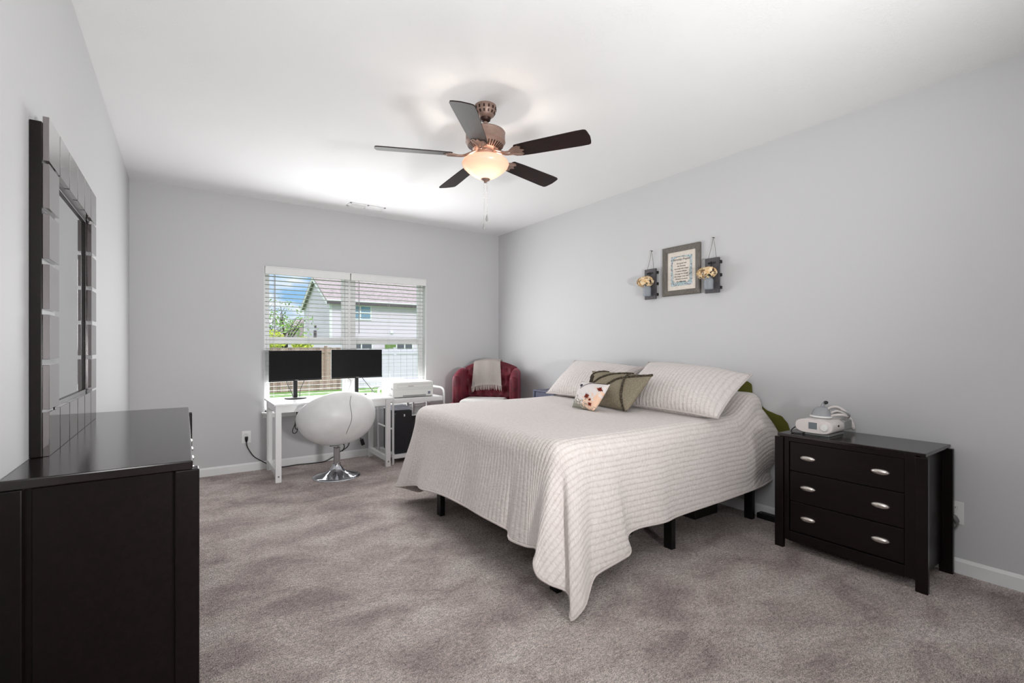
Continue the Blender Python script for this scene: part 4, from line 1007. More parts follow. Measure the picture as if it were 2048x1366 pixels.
# ------------------------------------------------------------------ white swivel chair
def build_swivel():
    cx, cy = 1.212, 4.70
    t = thing('swivel_chair', 'white tub swivel chair on chrome trumpet base before the desk', 'chair', (cx, 4.735, 0))
    A = Vector((-0.10, 0.74, 0.66)).normalized()            # the opening looks up and toward the desk
    U = Vector((0, 0, 1)).cross(A).normalized() * -1
    U = A.cross(Vector((0, 0, 1))).normalized(); V = U.cross(A).normalized()
    rl = R(-4); U, V = U * math.cos(rl) + V * math.sin(rl), V * math.cos(rl) - U * math.sin(rl)
    C = Vector((cx, 4.735, 0.592))
    def pt(th, psi, sc, dep):
        cp, sp = math.cos(psi), math.sin(psi)
        cp = cp ** 0.8
        return C + (U * (0.375 * math.cos(th)) + V * (0.300 * math.sin(th))) * (cp * sc) - A * (dep * sp)
    nt = 64; rings = []
    for k in range(15):
        psi = (1 - k / 14) * math.pi / 2 * 0.995
        rings.append([pt(2 * math.pi * i / nt, psi, 1.0, 0.27) for i in range(nt)])
    for k in range(1, 8):                                   # rolled rim
        a = k / 8 * math.pi
        s = 1 - 0.075 * (1 - math.cos(a)) ; lift = 0.032 * math.sin(a)
        rings.append([C + (U * (0.375 * math.cos(2 * math.pi * i / nt)) + V * (0.300 * math.sin(2 * math.pi * i / nt))) * s + A * lift for i in range(nt)])
    for k in range(12):
        psi = k / 11 * math.pi / 2 * 0.99
        rings.append([pt(2 * math.pi * i / nt, psi, 0.85, 0.17) for i in range(nt)])
    m = MB(); m.rings(rings)
    sh = part('shell_seat', m, 'white_leatherette', t, angle=80)
    # stitched seam with a fallen cord down the back
    P = []
    for k in range(22):
        f = k / 21; psi = (0.10 + 0.86 * f) * math.pi / 2
        P.append(pt(math.pi / 2 - 0.06 + 0.05 * math.sin(f * 7) + (0.12 * f), psi, 1.004, 0.2715))
    P = [p for p in P if p.z > 0.34]
    part('seam', MB().tube(P, 0.0022, 6), 'cable_grey', sh)
    bx, by = cx, 4.735
    part('seat_mount', MB().box(bx - 0.075, bx + 0.025, by - 0.05, by + 0.05, 0.300, 0.345, 0.008).box(bx - 0.05, bx + 0.03, by - 0.04, by + 0.04, 0.335, 0.385, 0.004), 'matte_black', t)
    part('gas_lift', MB().cyl((bx, by, 0.26), (bx, by, 0.305), 0.017, n=20), 'chrome', t)
    part('column', MB().lathe([(0.0, 0.10), (0.030, 0.10), (0.030, 0.268), (0.031, 0.272), (0.033, 0.277), (0.029, 0.281), (0.0, 0.281)], (bx, by, 0), 28), 'chrome', t)
    part('base', MB().lathe([(0.0, 0.0), (0.215, 0.0), (0.219, 0.004), (0.216, 0.010), (0.19, 0.017), (0.14, 0.030), (0.095, 0.048), (0.062, 0.072), (0.044, 0.098), (0.037, 0.118), (0.037, 0.126), (0.0, 0.128)], (bx, by, 0), 64), 'chrome', t)
    part('lift_lever', MB().tube(crom([(bx + 0.02, by - 0.05, 0.325), (bx + 0.045, by - 0.08, 0.315), (bx + 0.047, by - 0.085, 0.285), (bx + 0.034, by - 0.075, 0.25)], 6), 0.005, 8), 'black_plastic', t)
build_swivel()

# ------------------------------------------------------------------ white cart, printer, computer
def build_cart():
    t = thing('printer_cart', 'white cart with tube handles carrying the printer, right of the desk', 'cart', (2.12, 5.09, 0))
    x0, x1, y0, y1 = 1.835, 2.405, 4.87, 5.33
    part('top_shelf', MB().box(x0, x1, y0, y1, 0.640, 0.688, 0.004), 'cart_white', t)
    part('bottom_shelf', MB().box(x0, x1, y0, y1, 0.055, 0.095, 0.004), 'cart_white', t)
    for x in (x0 - 0.012, x1 + 0.012):
        m = MB(); m.tube(crom([(x, y0, 0.0), (x, y0, 0.3), (x, y0, 0.60), (x, y0, 0.71), (x, y0 + 0.015, 0.755), (x, y0 + 0.06, 0.775), (x, y0 + 0.12, 0.78), (x, y1 - 0.12, 0.78), (x, y1 - 0.05, 0.775), (x, y1 - 0.01, 0.755), (x, y1, 0.71), (x, y1, 0.6), (x, y1, 0.3), (x, y1, 0.0)], 5), 0.0115, 10)
        m.cyl((x, y0, 0.37), (x, y1, 0.37), 0.009, n=10)
        part('side_frame', m, 'cart_white', t)
    b = MB()
    for x in (1.93, 2.17, 2.24): b.box(x - 0.012, x + 0.012, y1 - 0.016, y1, 0.095, 0.64, 0.002)
    part('back_slat', b, 'cart_white', t)
    # printer
    px0, px1, py0, py1, zb = 1.845, 2.315, 4.93, 5.30, 0.6885
    t = thing('printer', 'white laser printer on the cart by the window', 'printer', ((px0 + px1) / 2, (py0 + py1) / 2, zb))
    part('body', MB().box(px0 + 0.004, px1 - 0.004, py0 + 0.03, py1, zb + 0.004, zb + 0.172, 0.014, 3), 'printer_plastic', t)
    part('side_groove', MB().box(px0 + 0.001, px1 - 0.001, py0 + 0.022, py0 + 0.06, zb, zb + 0.165, 0.008), 'printer_grey', t)
    f = MB().box(px0, px1, py0, py0 + 0.03, zb + 0.006, zb + 0.17, 0.013, 3)
    fr = part('front_cover', f, 'printer_plastic', t)
    l = MB()
    for (a, b_, c, d) in ((px0 + 0.05, px1 - 0.02, zb + 0.142, zb + 0.1435), (px0 + 0.05, px1 - 0.02, zb + 0.106, zb + 0.1075), (px0 + 0.05, px0 + 0.0515, zb + 0.106, zb + 0.1435), (px1 - 0.0215, px1 - 0.02, zb + 0.106, zb + 0.1435), (px0 + 0.012, px1 - 0.012, zb + 0.088, zb + 0.0895)):
        l.box(a, b_, py0 - 0.0006, py0 + 0.002, c, d)
    part('panel_seam', l, 'printer_grey', fr)
    part('tray_grip', MB().box(px0 + 0.11, px1 - 0.09, py0 - 0.001, py0 + 0.004, zb + 0.012, zb + 0.028, 0.002), 'printer_grey', fr)
    part('name_plate', MB().box(px0 + 0.17, px0 + 0.235, py0 - 0.0008, py0 + 0.002, zb + 0.121, zb + 0.127), 'printer_grey', fr)
    st = MB()
    for a in (0, 1):
        for b_ in (0, 1): st.box(px1 - 0.066 + a * 0.015, px1 - 0.053 + a * 0.015, py0 - 0.001, py0 + 0.002, zb + 0.03 + b_ * 0.015, zb + 0.043 + b_ * 0.015)
    part('sticker', st, 'sticker_blue', fr, label='small dark blue sticker')
    part('output_tray', MB().box(px0 + 0.06, px1 - 0.06, py0 + 0.08, py1 - 0.06, zb + 0.172, zb + 0.176, 0.001), 'printer_grey', t)
    # desktop computer on the lower shelf
    cx0, cx1, cy0, cy1, cz0, cz1 = 1.862, 2.05, 4.91, 5.27, 0.0955, 0.555
    t = thing('desktop_computer', 'black desktop computer tower on the lower shelf of the cart', 'computer', ((cx0 + cx1) / 2, (cy0 + cy1) / 2, cz0))
    part('case', MB().box(cx0, cx1, cy0 + 0.02, cy1, cz0 + 0.006, cz1, 0.006), 'navy_case', t)
    r = 0.045; poly = [(cx0, cz0), (cx1, cz0), (cx1, cz1 - 0.004)] + [(cx0 + r - r * math.sin(a), cz1 - r + r * math.cos(a)) for a in [k / 8 * math.pi / 2 for k in range(9)]]
    fp = part('front_panel', MB().prism(poly, cy0, cy0 + 0.02, lambda x, z, h: (x, h, z)), 'navy_case', t)
    part('badge', MB().box(1.958, 1.972, cy0 - 0.001, cy0 + 0.001, 0.49, 0.515), 'white_plastic', fp)
    part('groove', MB().box(1.985, 1.989, cy0 - 0.001, cy0 + 0.001, 0.14, 0.42), 'slot_dark', fp)
    m = MB()
    for k in range(7):
        a = random.uniform(-0.06, 0.06)
        m.obox((1.955 + random.uniform(-0.005, 0.005), 5.06 + random.uniform(-0.01, 0.01), 0.559 + k * 0.0046), (0.088 * math.cos(a), 0.088 * math.sin(a), 0), (-0.12 * math.sin(a), 0.12 * math.cos(a), 0), (0, 0, 0.002))
    single('paper_stack', m, 'paper_white', 'pile of white papers lying on the black computer tower', 'papers', (1.955, 5.06, 0.5558))
    m = MB().tube(crom([(2.25, 5.36, 0.63), (2.253, 5.355, 0.55), (2.262, 5.35, 0.5), (2.25, 5.35, 0.46), (2.27, 5.35, 0.42), (2.275, 5.35, 0.30), (2.25, 5.35, 0.1), (2.2, 5.36, 0.006)], 8), 0.0042, 7)
    o = single('power_cable', m, 'cable_black', 'black cord hanging behind the white printer cart', 'power cord', (2.2, 5.36, 0.001))
    part('cord_adapter', MB().obox((2.257, 5.352, 0.515), (0.011, 0, 0), (0, 0.009, 0), (0.002, 0, 0.032), 0.004), 'black_plastic', o)
    m = MB().box(2.09, 2.22, 5.05, 5.22, 0.0956, 0.47, 0.006)
    o = single('battery_backup', m, 'black_plastic', 'black box beside the computer tower on the cart', 'electronics', (2.155, 5.13, 0.0956))
    part('vent_panel', MB().box(2.10, 2.21, 5.048, 5.052, 0.15, 0.42), 'slot_dark', o)
build_cart()

# ------------------------------------------------------------------ armchair in the corner
def build_armchair():
    rz = R(-43)
    loc = (2.958, 4.855, 0)
    t = thing('armchair', 'burgundy velvet tufted wingback armchair in the far corner', 'armchair', loc, rz)
    W = 0.378
    part('seat_base', MB().box(-W + 0.03, W - 0.03, -0.29, 0.30, 0.10, 0.36, 0.03, 3), 'burgundy_velvet', t, world=False)
    part('seat_cushion', MB().box(-0.30, 0.30, -0.31, 0.20, 0.355, 0.475, 0.045, 4), 'burgundy_velvet', t, world=False)
    # tufted back: arched top, diamond dimples
    def zt(x): return 0.965 + 0.085 * (1 - (x / 0.33) ** 2)
    def front(a, b):
        x = -0.325 + 0.65 * a; z = 0.44 + (zt(x) - 0.44) * b
        gx, gz = x / 0.105, (z - 0.44) / 0.13
        dm = 9
        for di in (-1, 0, 1):
            for dj in (-1, 0, 1):
                j = round(gz) + dj; i = round(gx - (0.5 if j % 2 else 0)) + di
                dm = min(dm, math.hypot(gx - (i + (0.5 if j % 2 else 0)), (gz - j) * 1.1))
        bulge = 0.045 * (min(1, dm / 0.62) ** 0.6)
        edge = min(1, (1 - b) / 0.08 + 0.0) ** 0.5 * min(1, (0.5 - abs(a - 0.5)) / 0.06 + 0.15) ** 0.5
        return (x, 0.25 - bulge * edge + 0.06 * (b - 0.2), z)
    m = MB(); m.grid(front, 66, 60)
    n = 66
    def rear(a, b):
        x = -0.325 + 0.65 * a; z = 0.44 + (zt(x) - 0.44) * b
        return (x, 0.37 + 0.04 * b - 0.03 * max(0, (b - 0.85) / 0.15), z)
    m.grid(rear, 66, 12)
    m.grid(lambda a, b: Vector(front(a, 1)).lerp(Vector(rear(a, 1)), b) + Vector((0, 0, 0.022 * math.sin(math.pi * b))), 66, 7)
    bmesh.ops.remove_doubles(m.bm, verts=m.bm.verts, dist=1e-5)
    part('back', m, 'burgundy_velvet', t, world=False, angle=75)
    for s in (-1, 1):
        # wing: rolled vertical front edge sweeping back into the rear
        rings = []
        for k in range(13):
            f = k / 12
            y = -0.06 + 0.44 * f
            top = 0.955 + 0.03 * math.sin(f * math.pi) - 0.05 * (1 - f) ** 3
            th = 0.05 - 0.012 * f; xc = s * (W - 0.048 + 0.012 * (1 - f))
            ring = []
            for q in range(20):
                a = 2 * math.pi * q / 20
                cx_, cz_ = math.cos(a), math.sin(a)
                z = 0.30 + (top - 0.05 - 0.30) * (1 if cz_ > 0 else 0) + 0.05 * cz_
                ring.append((xc + th * cx_, y, z))
            rings.append(ring)
        # rounded front roll
        fr = []
        for k in range(5):
            f = (k + 1) / 6; sc = math.sin(f * math.pi / 2)
            base = rings[0]; xc = s * (W - 0.036)
            fr.append([(xc + (p[0] - xc) * (0.35 + 0.65 * sc), -0.06 - 0.045 * (1 - sc ** 2), 0.62 + (p[2] - 0.62) * (0.93 + 0.07 * sc)) for p in base])
        m = MB(); m.rings(fr + rings)
        part('wing', m, 'burgundy_velvet', t, world=False, angle=75)
        part('armrest', MB().box(s * W - 0.055, s * W + 0.055 - 0.03 * (s > 0) + 0.03 * (s < 0), -0.28, 0.0, 0.10, 0.58, 0.04, 4), 'burgundy_velvet', t, world=False)
    for x in (-0.31, 0.31):
        for y in (-0.25, 0.27): part('leg', MB().cyl((x, y, 0), (x, y, 0.105), 0.016, 0.024, n=14), 'espresso_wood', t, world=False)
    MW = Matrix.Translation(loc) @ Matrix.Rotation(rz, 4, 'Z')
    # throw over the back
    def P(a, b):  # a across, b along from the front hem over the top to the rear
        flare = 1 + 0.12 * max(0, 1 - b / 0.4)
        x = -0.035 + (a - 0.5) * 0.335 * flare
        Lf, Lt, Lb = 0.30, 0.15, 0.25
        s_ = b * (Lf + Lt + Lb)
        top = zt(x) + 0.026
        if s_ < Lf:
            z = top - (Lf - s_); y = 0.195 + 0.06 * ((z - 0.44) / 0.6 - 0.2) - 0.012 * math.sin(a * 14) * (1 - s_ / Lf) * 0.7
        elif s_ < Lf + Lt:
            q = (s_ - Lf) / Lt; y = 0.232 + q * 0.175; z = top + 0.018 * math.sin(q * math.pi)
        else:
            q = (s_ - Lf - Lt) / Lb; y = 0.412 + 0.012 * q; z = top - q * 0.25
        return MW @ Vector((x, y, z))
    m = MB(); m.grid(P, 40, 60, lambda a, b: (a * 0.34, b * 0.7))
    bmesh.ops.solidify(m.bm, geom=m.bm.faces[:], thickness=0.006)
    o = single('throw_blanket', m, 'cream_knit', 'cream knitted throw with fringe draped over the armchair back', 'blanket', tuple(MW @ Vector((-0.03, 0.3, 0.8))), angle=80)
    fr = MB()
    for k in range(34):
        a = k / 33; p = P(a, 0.0); n_ = MW.to_3x3() @ Vector((0, -1, 0))
        dx = MW.to_3x3() @ Vector((random.uniform(-0.008, 0.008), 0, 0)); l = random.uniform(0.05, 0.068)
        fr.tube([p + n_ * 0.003 + Vector((0, 0, 0.01)), p + n_ * 0.006 + dx * 0.5 - Vector((0, 0, l * 0.5)), p + n_ * 0.004 + dx - Vector((0, 0, l))], [0.0032, 0.003, 0.0018], 5)
    part('fringe', fr, 'cream_knit', o)
    m = MB().box(-0.27, 0.25, -0.26, 0.16, 0.4755, 0.635, 0.05, 4)
    bmesh.ops.transform(m.bm, matrix=MW, verts=m.bm.verts)
    o = single('folded_blanket', m, 'white_blanket', 'white folded blanket on the armchair seat', 'blanket', tuple(MW @ Vector((0, -0.07, 0.4755))), angle=60)
build_armchair()

def build_side_table():
    t = thing('side_table', 'small navy side table between armchair and bed', 'side table', (3.31, 3.98, 0))
    x0, x1, y0, y1, zt = 3.13, 3.49, 3.80, 4.165, 0.775
    part('tabletop', MB().box(x0, x1, y0, y1, zt - 0.014, zt, 0.003), 'navy_paint', t)
    part('apron', MB().box(x0 + 0.012, x0 + 0.026, y0 + 0.034, y1 - 0.034, zt - 0.10, zt - 0.014, 0.002), 'navy_paint', t)
    part('apron', MB().box(x0 + 0.034, x1 - 0.034, y1 - 0.026, y1 - 0.012, zt - 0.1, zt - 0.014, 0.002), 'navy_paint', t)
    part('shelf', MB().box(x0 + 0.01, x1 - 0.005, y0 + 0.01, y1 - 0.01, 0.30, 0.315, 0.002), 'navy_paint', t)
    for x in (x0 + 0.004, x1 - 0.034):
        for y in (y0 + 0.004, y1 - 0.034): part('leg', MB().box(x, x + 0.03, y, y + 0.03, 0, zt - 0.014, 0.003), 'navy_paint', t)
build_side_table()

# ------------------------------------------------------------------ breathing machine and mask on the chest
def build_cpap():
    zb = 0.7052
    y0, y1, x0, x1 = 1.242, 1.452, 3.125, 3.375
    t = thing('breathing_machine', 'white bedside breathing machine with grey screen on the dark chest', 'medical device', ((x0 + x1) / 2, (y0 + y1) / 2, zb))
    part('foot', MB().box(x0 + 0.03, x1 - 0.02, y0 + 0.03, y1 - 0.03, zb, zb + 0.016, 0.004), 'printer_grey', t)
    zc, hz, hy = zb + 0.058, 0.042, (y1 - y0) / 2; ym = (y0 + y1) / 2
    def oval(x, s):
        return [(x, ym + math.copysign(abs(math.cos(a)) ** 0.55, math.cos(a)) * hy * s, zc + math.copysign(abs(math.sin(a)) ** 0.75, math.sin(a)) * hz * s) for a in [2 * math.pi * k / 40 for k in range(40)]]
    m = MB(); m.rings([oval(x0, 0.94), oval(x0 + 0.004, 0.985), oval(x0 + 0.012, 1.0), oval(x1 - 0.04, 0.98), oval(x1 - 0.01, 0.92), oval(x1, 0.86)])
    part('body', m, 'cpap_white', t, angle=40)
    part('screen', MB().box(x0 - 0.002, x0 + 0.003, ym - 0.022, ym + 0.025, zc - 0.016, zc + 0.024, 0.001), 'lcd_grey', t)
    part('screen_bezel', MB().box(x0 - 0.001, x0 + 0.003, ym - 0.027, ym + 0.030, zc - 0.021, zc + 0.029, 0.002), 'cpap_white', t)
    k = MB(); k.lathe([(0.0, 0.0), (0.021, 0.0), (0.021, 0.006), (0.018, 0.010), (0.0, 0.011)], (0, 0, 0), 28)
    bmesh.ops.transform(k.bm, matrix=Matrix.Translation((x0, ym - 0.062, zc - 0.001)) @ Matrix.Rotation(R(-90), 4, 'Y'), verts=k.bm.verts)
    part('dial', k, 'white_plastic', t)
    part('humidifier', MB().box(x1 - 0.09, x1 + 0.02, y0 - 0.002, y1 - 0.06, zc - 0.028, zc + 0.036, 0.01), 'printer_grey', t)
    part('port', MB().box(x0 + 0.075, x0 + 0.09, y0 - 0.001, y0 + 0.01, zc + 0.004, zc + 0.014), 'slot_dark', t)
    hp = crom([(3.40, 1.31, zc), (3.44, 1.275, zc - 0.01), (3.468, 1.262, 0.73), (3.472, 1.27, 0.768), (3.472, 1.305, 0.825), (3.468, 1.35, 0.855), (3.455, 1.39, 0.845), (3.42, 1.40, 0.82), (3.37, 1.385, 0.815)], 12)
    h = MB().tube(hp, [0.0085 + 0.0012 * (i % 2) for i in range(len(hp))], 12)
    part('hose', h, 'cpap_white', t)
    cable_pts = [(3.36, 1.44, 0.74), (3.26, 1.475, 0.745), (3.17, 1.485, 0.727), (3.135, 1.475, 0.7095), (3.13, 1.45, 0.7095), (3.14, 1.42, 0.7095), (3.17, 1.40, 0.715)]
    part('power_lead', MB().tube(crom(cable_pts, 8), 0.0035, 8), 'cable_black', t)
    # mask resting on top
    t = thing('breathing_mask', 'clear breathing mask with grey headgear lying on the breathing machine', 'mask', (3.25, 1.33, zb + 0.1))
    z0 = zb + 0.1012
    m = MB()
    rings = []
    for k in range(7):
        f = k / 6; s = math.cos(f * math.pi / 2 * 0.86)
        rings.append([(3.25 + 0.045 * s * math.cos(a) + 0.012 * f, 1.352 + 0.052 * s * math.sin(a) * (1 - 0.25 * math.cos(a)), z0 + 0.004 + 0.062 * math.sin(f * math.pi / 2)) for a in [2 * math.pi * q / 24 for q in range(24)]])
    m.rings(rings); part('mask_shell', m, 'clear_plastic', t)
    r = MB(); r.tube([(3.25 + 0.047 * math.cos(a), 1.352 + 0.054 * math.sin(a) * (1 - 0.25 * math.cos(a)), z0 + 0.007) for a in [2 * math.pi * q / 28 for q in range(28)]], 0.0065, 8, closed=True)
    part('face_seal', r, 'white_plastic', t)
    e = MB().tube(crom([(3.262, 1.352, z0 + 0.066), (3.264, 1.345, z0 + 0.085), (3.258, 1.333, z0 + 0.094)], 5), 0.011, 12)
    part('elbow', e, 'clear_plastic', t)
    part('elbow_cap', MB().ell((3.256, 1.330, z0 + 0.094), 0.013, 0.012, 0.011, 14, 10), 'slot_dark', t)
    s = MB()
    s.tube(crom([(3.27, 1.31, z0 + 0.012), (3.28, 1.29, z0 + 0.02), (3.30, 1.262, z0 + 0.022), (3.335, 1.25, z0 + 0.012), (3.35, 1.265, z0 + 0.004)], 6), 0.0085, 8)
    s.tube(crom([(3.25, 1.30, z0 + 0.035), (3.285, 1.28, z0 + 0.045), (3.32, 1.255, z0 + 0.03), (3.345, 1.246, z0 + 0.01)], 6), 0.006, 8)
    part('strap', s, 'cpap_white', t)
    s = MB(); s.tube(crom([(3.285, 1.30, z0 + 0.036), (3.31, 1.27, z0 + 0.04), (3.345, 1.243, z0 + 0.022), (3.36, 1.25, z0 + 0.004)], 6), 0.009, 8)
    part('headgear', s, 'printer_grey', t)
build_cpap()

# ------------------------------------------------------------------ things under the bed
def build_under_bed():
    o = single('storage_box', MB().box(3.02, 3.30, 2.08, 2.55, 0.0005, 0.20, 0.006), 'storage_brown', 'dark brown box under the bed near the headboard legs', 'storage box', (3.16, 2.3, 0.0005))
    part('lid', MB().box(3.012, 3.308, 2.072, 2.558, 0.20, 0.225, 0.004), 'storage_brown', o)
    o = single('storage_bin', MB().box(2.10, 2.42, 2.12, 2.62, 0.02, 0.17, 0.01), 'storage_brown', 'low dark storage bin under the middle of the bed', 'storage bin', (2.26, 2.4, 0.0005))
    for x in (2.14, 2.38):
        for y in (2.14, 2.6):
            m = MB().cyl((x - 0.012, y, 0.019), (x + 0.012, y, 0.019), 0.0185, n=18); part('wheel', m, 'printer_grey', o)
    m = MB().box(3.435, 3.495, 1.63, 1.86, 0.0005, 0.04, 0.006)
    o = single('power_strip', m, 'black_plastic', 'black power strip lying by the wall between bed and chest', 'power strip', (3.465, 1.75, 0.0005))
    part('socket', MB().box(3.448, 3.482, 1.66, 1.83, 0.039, 0.042), 'slot_dark', o)
    part('lead', MB().tube(crom([(3.47, 1.632, 0.02), (3.48, 1.61, 0.05), (3.49, 1.585, 0.058), (3.49, 1.56, 0.03), (3.49, 1.55, 0.005)], 6), 0.0035, 7), 'white_plastic', o, label='white lead')
build_under_bed()

# ------------------------------------------------------------------ outdoors
GZ = -0.65
def build_outdoors():
    m = MB(); m.grid(lambda a, b: (-40 + 100 * a, 6.2 + 75 * b, GZ + 0.03 * math.sin(a * 40) * math.sin(b * 30)), 40, 30)
    o = part('lawn', m, 'grass'); o['kind'] = 'structure'
    # neighbour house
    HX, HY, EZ = 8.59, 35.35, 4.55; depth = 8.7; ridge = HY + depth / 2; RZ = 6.67; XE = 26.0
    t = thing('neighbor_house', 'lavender grey two storey house with gable roof seen through the window', 'house', (17, ridge, GZ))
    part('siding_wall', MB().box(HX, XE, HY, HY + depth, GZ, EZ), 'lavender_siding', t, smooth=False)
    part('gable', MB().prism([(HY, EZ), (HY + depth, EZ), (ridge, RZ - 0.12)], HX, HX + 0.2, lambda y, z, h: (h, y, z)), 'lavender_siding', t, smooth=False)
    ov = 0.35; sl = (RZ - EZ) / (depth / 2)
    rf = MB()
    for s in (-1, 1):
        ye = ridge + s * (depth / 2 + ov); ze = EZ - ov * sl
        rf.prism([(ridge, RZ), (ye, ze), (ye, ze + 0.12), (ridge, RZ + 0.14)], HX - 0.3, XE + 0.3, lambda y, z, h: (h, y, z))
    part('roof', rf, 'roof_shingle', t, smooth=False)
    part('rake_board', MB().prism([(ridge, RZ - 0.02), (ridge - depth / 2 - ov, EZ - ov * sl - 0.02), (ridge - depth / 2 - ov, EZ - ov * sl - 0.22), (ridge, RZ - 0.24)], HX - 0.31, HX - 0.24, lambda y, z, h: (h, y, z)).prism([(ridge, RZ - 0.02), (ridge + depth / 2 + ov, EZ - ov * sl - 0.02), (ridge + depth / 2 + ov, EZ - ov * sl - 0.22), (ridge, RZ - 0.24)], HX - 0.31, HX - 0.24, lambda y, z, h: (h, y, z)), 'ext_white', t)
    gz = EZ - ov * sl
    part('gutter', MB().box(HX - 0.3, XE + 0.3, HY - ov - 0.12, HY - ov, gz - 0.12, gz + 0.06), 'gutter_dark', t)
    part('fascia', MB().box(HX - 0.3, XE + 0.3, HY - ov - 0.005, HY - ov + 0.03, gz + 0.05, gz + 0.2), 'ext_white', t)
    part('corner_trim', MB().box(HX - 0.03, HX + 0.14, HY - 0.03, HY + 0.14, GZ, EZ - 0.05).box(HX - 0.03, HX + 0.14, HY + depth - 0.14, HY + depth + 0.03, GZ, EZ - 0.05), 'ext_white', t)
    def win(x0, x1, z0, z1, glass, mull=True, name='window'):
        f = MB(); b = 0.09
        f.box(x0, x1, HY - 0.06, HY + 0.02, z1 - b, z1).box(x0, x1, HY - 0.06, HY + 0.02, z0, z0 + b)
        xs = [x0, (x0 + x1) / 2 - b / 2, x1 - b] if mull else [x0, x1 - b]
        for x in xs: f.box(x, x + b, HY - 0.06, HY + 0.02, z0 + b, z1 - b)
        f.box(x0 + b, x1 - b, HY - 0.05, HY + 0.02, (z0 + z1) / 2 - 0.04, (z0 + z1) / 2 + 0.04)
        w = part(name, f, 'ext_white', t)
        part('pane', MB().box(x0 + b, x1 - b, HY - 0.03, HY - 0.01, z0 + b, z1 - b), glass, w)
    win(9.9, 11.55, 3.20, 4.28, 'ext_glass'); win(9.95, 11.65, 0.3, 1.65, 'ext_glass_dark'); win(13.45, 14.85, -0.5, 1.62, 'ext_glass_dark', True, 'patio_door')
    part('wall_lamp', MB().box(13.0, 13.2, HY - 0.12, HY, 2.25, 2.45), 'ext_white', t)
    part('porch_panel', MB().box(12.45, 13.28, HY - 0.5, HY - 0.4, GZ, 1.40), 'tarp_green', t)
    g = MB().box(HX - 0.06, HX + 0.02, HY + 1.2, HY + 2.6, 0.4, 1.5).box(HX - 0.06, HX + 0.02, HY + 3.2, HY + 6.0, 0.4, 1.5)
    w = part('window', g, 'ext_white', t)
    part('pane', MB().box(HX - 0.08, HX - 0.05, HY + 1.3, HY + 2.5, 0.5, 1.4).box(HX - 0.08, HX - 0.05, HY + 3.3, HY + 4.55, 0.5, 1.4).box(HX - 0.08, HX - 0.05, HY + 4.65, HY + 5.9, 0.5, 1.4), 'ext_glass_dark', w)
    part('utility_meter', MB().box(HX - 0.16, HX, HY + 4.2, HY + 4.5, 1.9, 2.5).box(HX - 0.12, HX, HY + 4.25, HY + 4.45, 2.7, 2.9), 'gutter_dark', t)
    # far house
    t = thing('far_house', 'distant low house with brown roof beyond the brown fence', 'house', (10.3, 53, GZ))
    part('siding_wall', MB().box(7.3, 13.4, 50, 57, GZ, 1.9), 'lavender_siding', t, smooth=False)
    part('roof', MB().prism([(6.6, 1.6), (14.0, 1.6), (11.8, 4.2), (10.2, 4.2)], 49.6, 57.4, lambda x, z, h: (x, h, z)), 'roof_shingle', t, smooth=False)
    # fences
    FY = 21.7
    def fence(x0, x1, y, zt, mat, label, pitch, name, seed):
        rnd = random.Random(seed)
        t = thing(name, label, 'fence', ((x0 + x1) / 2, y, GZ))
        b = MB(); x = x0
        while x < x1 - 0.01:
            w = min(pitch, x1 - x); b.box(x, x + w - 0.012, y, y + 0.025, GZ, zt - rnd.uniform(0, 0.02)); x += pitch
        part('boards', b, mat, t, smooth=False)
        x = x0; 
        while x <= x1 + 0.01:
            part('post', MB().box(x - 0.06, x + 0.06, y - 0.04, y + 0.08, GZ, zt + 0.06, 0.01), mat, t); x += 2.4
        part('rail', MB().box(x0, x1, y - 0.03, y, GZ + 0.25, GZ + 0.34).box(x0, x1, y - 0.03, y, zt - 0.25, zt - 0.16), mat, t, smooth=False)
    fence(0.3, 5.75, FY, 1.21, 'cedar_fence', 'brown cedar board fence behind the left monitor', 0.14, 'wooden_fence', 1)
    fence(5.85, 15.5, FY + 0.1, 1.14, 'vinyl_fence', 'white vinyl fence right of the brown fence', 0.3, 'vinyl_fence', 2)
    t = thing('vinyl_fence', 'white fence panel farther back, above the brown fence', 'fence', (6.6, 29, GZ))
    part('panel', MB().box(4.8, 8.2, 29, 29.05, GZ, 1.40), 'vinyl_fence', t)
    part('top_rail', MB().box(4.8, 8.2, 28.96, 29.09, 1.40, 1.48), 'vinyl_fence', t)
    # tree and shrubs
    rnd = random.Random(11)
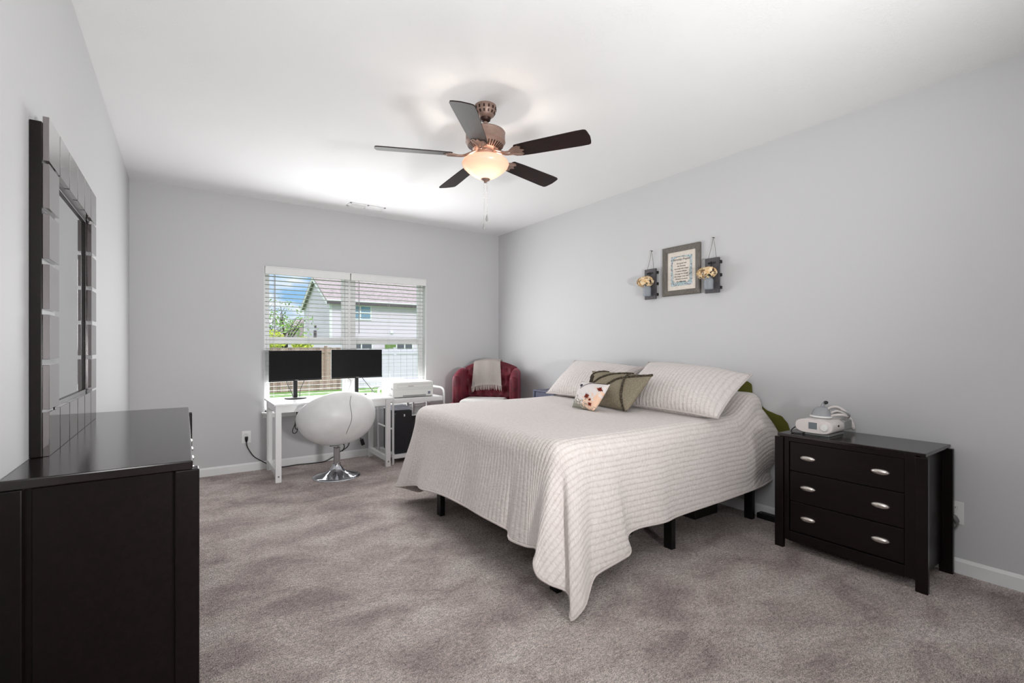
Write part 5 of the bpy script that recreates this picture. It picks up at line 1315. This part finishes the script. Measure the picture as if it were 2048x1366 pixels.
    def leaves(m, c, rad, n, size):
        for k in range(n):
            d = Vector((rnd.gauss(0, 1), rnd.gauss(0, 1), rnd.gauss(0, 1))).normalized() * rad * rnd.random() ** 0.4
            p = Vector(c) + Vector((d.x, d.y, d.z * 0.8)); a = Vector((rnd.gauss(0, 1), rnd.gauss(0, 1), rnd.gauss(0, 1))).normalized(); b = a.orthogonal().normalized()
            s = size * rnd.uniform(0.6, 1.3)
            m.bm.faces.new([m.bm.verts.new(q) for q in (p - a * s, p + b * s * 0.5, p + a * s, p - b * s * 0.5)])
    def tree(label, x, y, h, n, leafn, seed, name, lr=0.7):
        rnd.seed(seed)
        t = thing(name, label, 'tree', (x, y, GZ)); tr = MB(); lf = MB()
        tr.tube([(x, y, GZ), (x + 0.1, y, GZ + h * 0.25), (x, y, GZ + h * 0.5)], [0.16, 0.12, 0.08], 8)
        for k in range(n):
            z = GZ + h * rnd.uniform(0.22, 0.5); d = Vector((rnd.uniform(-1, 1), rnd.uniform(-1, 1), rnd.uniform(0.5, 1.5))).normalized() * h * rnd.uniform(0.3, 0.52)
            p = Vector((x, y, z)); e = p + d; tr.tube([p, p + d * 0.5 + Vector((0, 0, 0.1)), e], [0.06, 0.04, 0.015], 6)
            for q in range(4):
                g = Vector((rnd.uniform(-1, 1), rnd.uniform(-1, 1), rnd.uniform(0.2, 1))).normalized() * h * 0.14
                s0 = p + d * rnd.uniform(0.5, 1); tr.tube([s0, s0 + g], [0.018, 0.006], 5)
                leaves(lf, s0 + g, lr, leafn, 0.11)
        part('trunk', tr, 'bark', t); part('foliage', lf, 'leaf_green', t, norm=False, smooth=False)
    tree('sparse budding tree left of the neighbour house', 5.3, 33, 4.6, 9, 9, 5, 'tree')
    tree('thin pale tree at the far left of the window view', 4.0, 38, 5.2, 8, 4, 9, 'tree')
    def shrub(label, x, y, r, zc, seed, n=900):
        rnd.seed(seed); t = thing('shrub', label, 'shrub', (x, y, GZ)); lf = MB(); leaves(lf, (x, y, zc), r, n, 0.09)
        part('foliage', lf, 'leaf_lime', t, norm=False, smooth=False)
        part('stem', MB().tube([(x, y, GZ), (x, y, zc)], [0.06, 0.03], 6), 'bark', t)
    shrub('round lime green shrub above the left end of the brown fence', 3.35, 26, 0.85, 1.45, 3)
    shrub('small lime shrub close to the neighbour house corner', 5.35, 28.0, 0.55, 1.35, 4, 500)
build_outdoors()
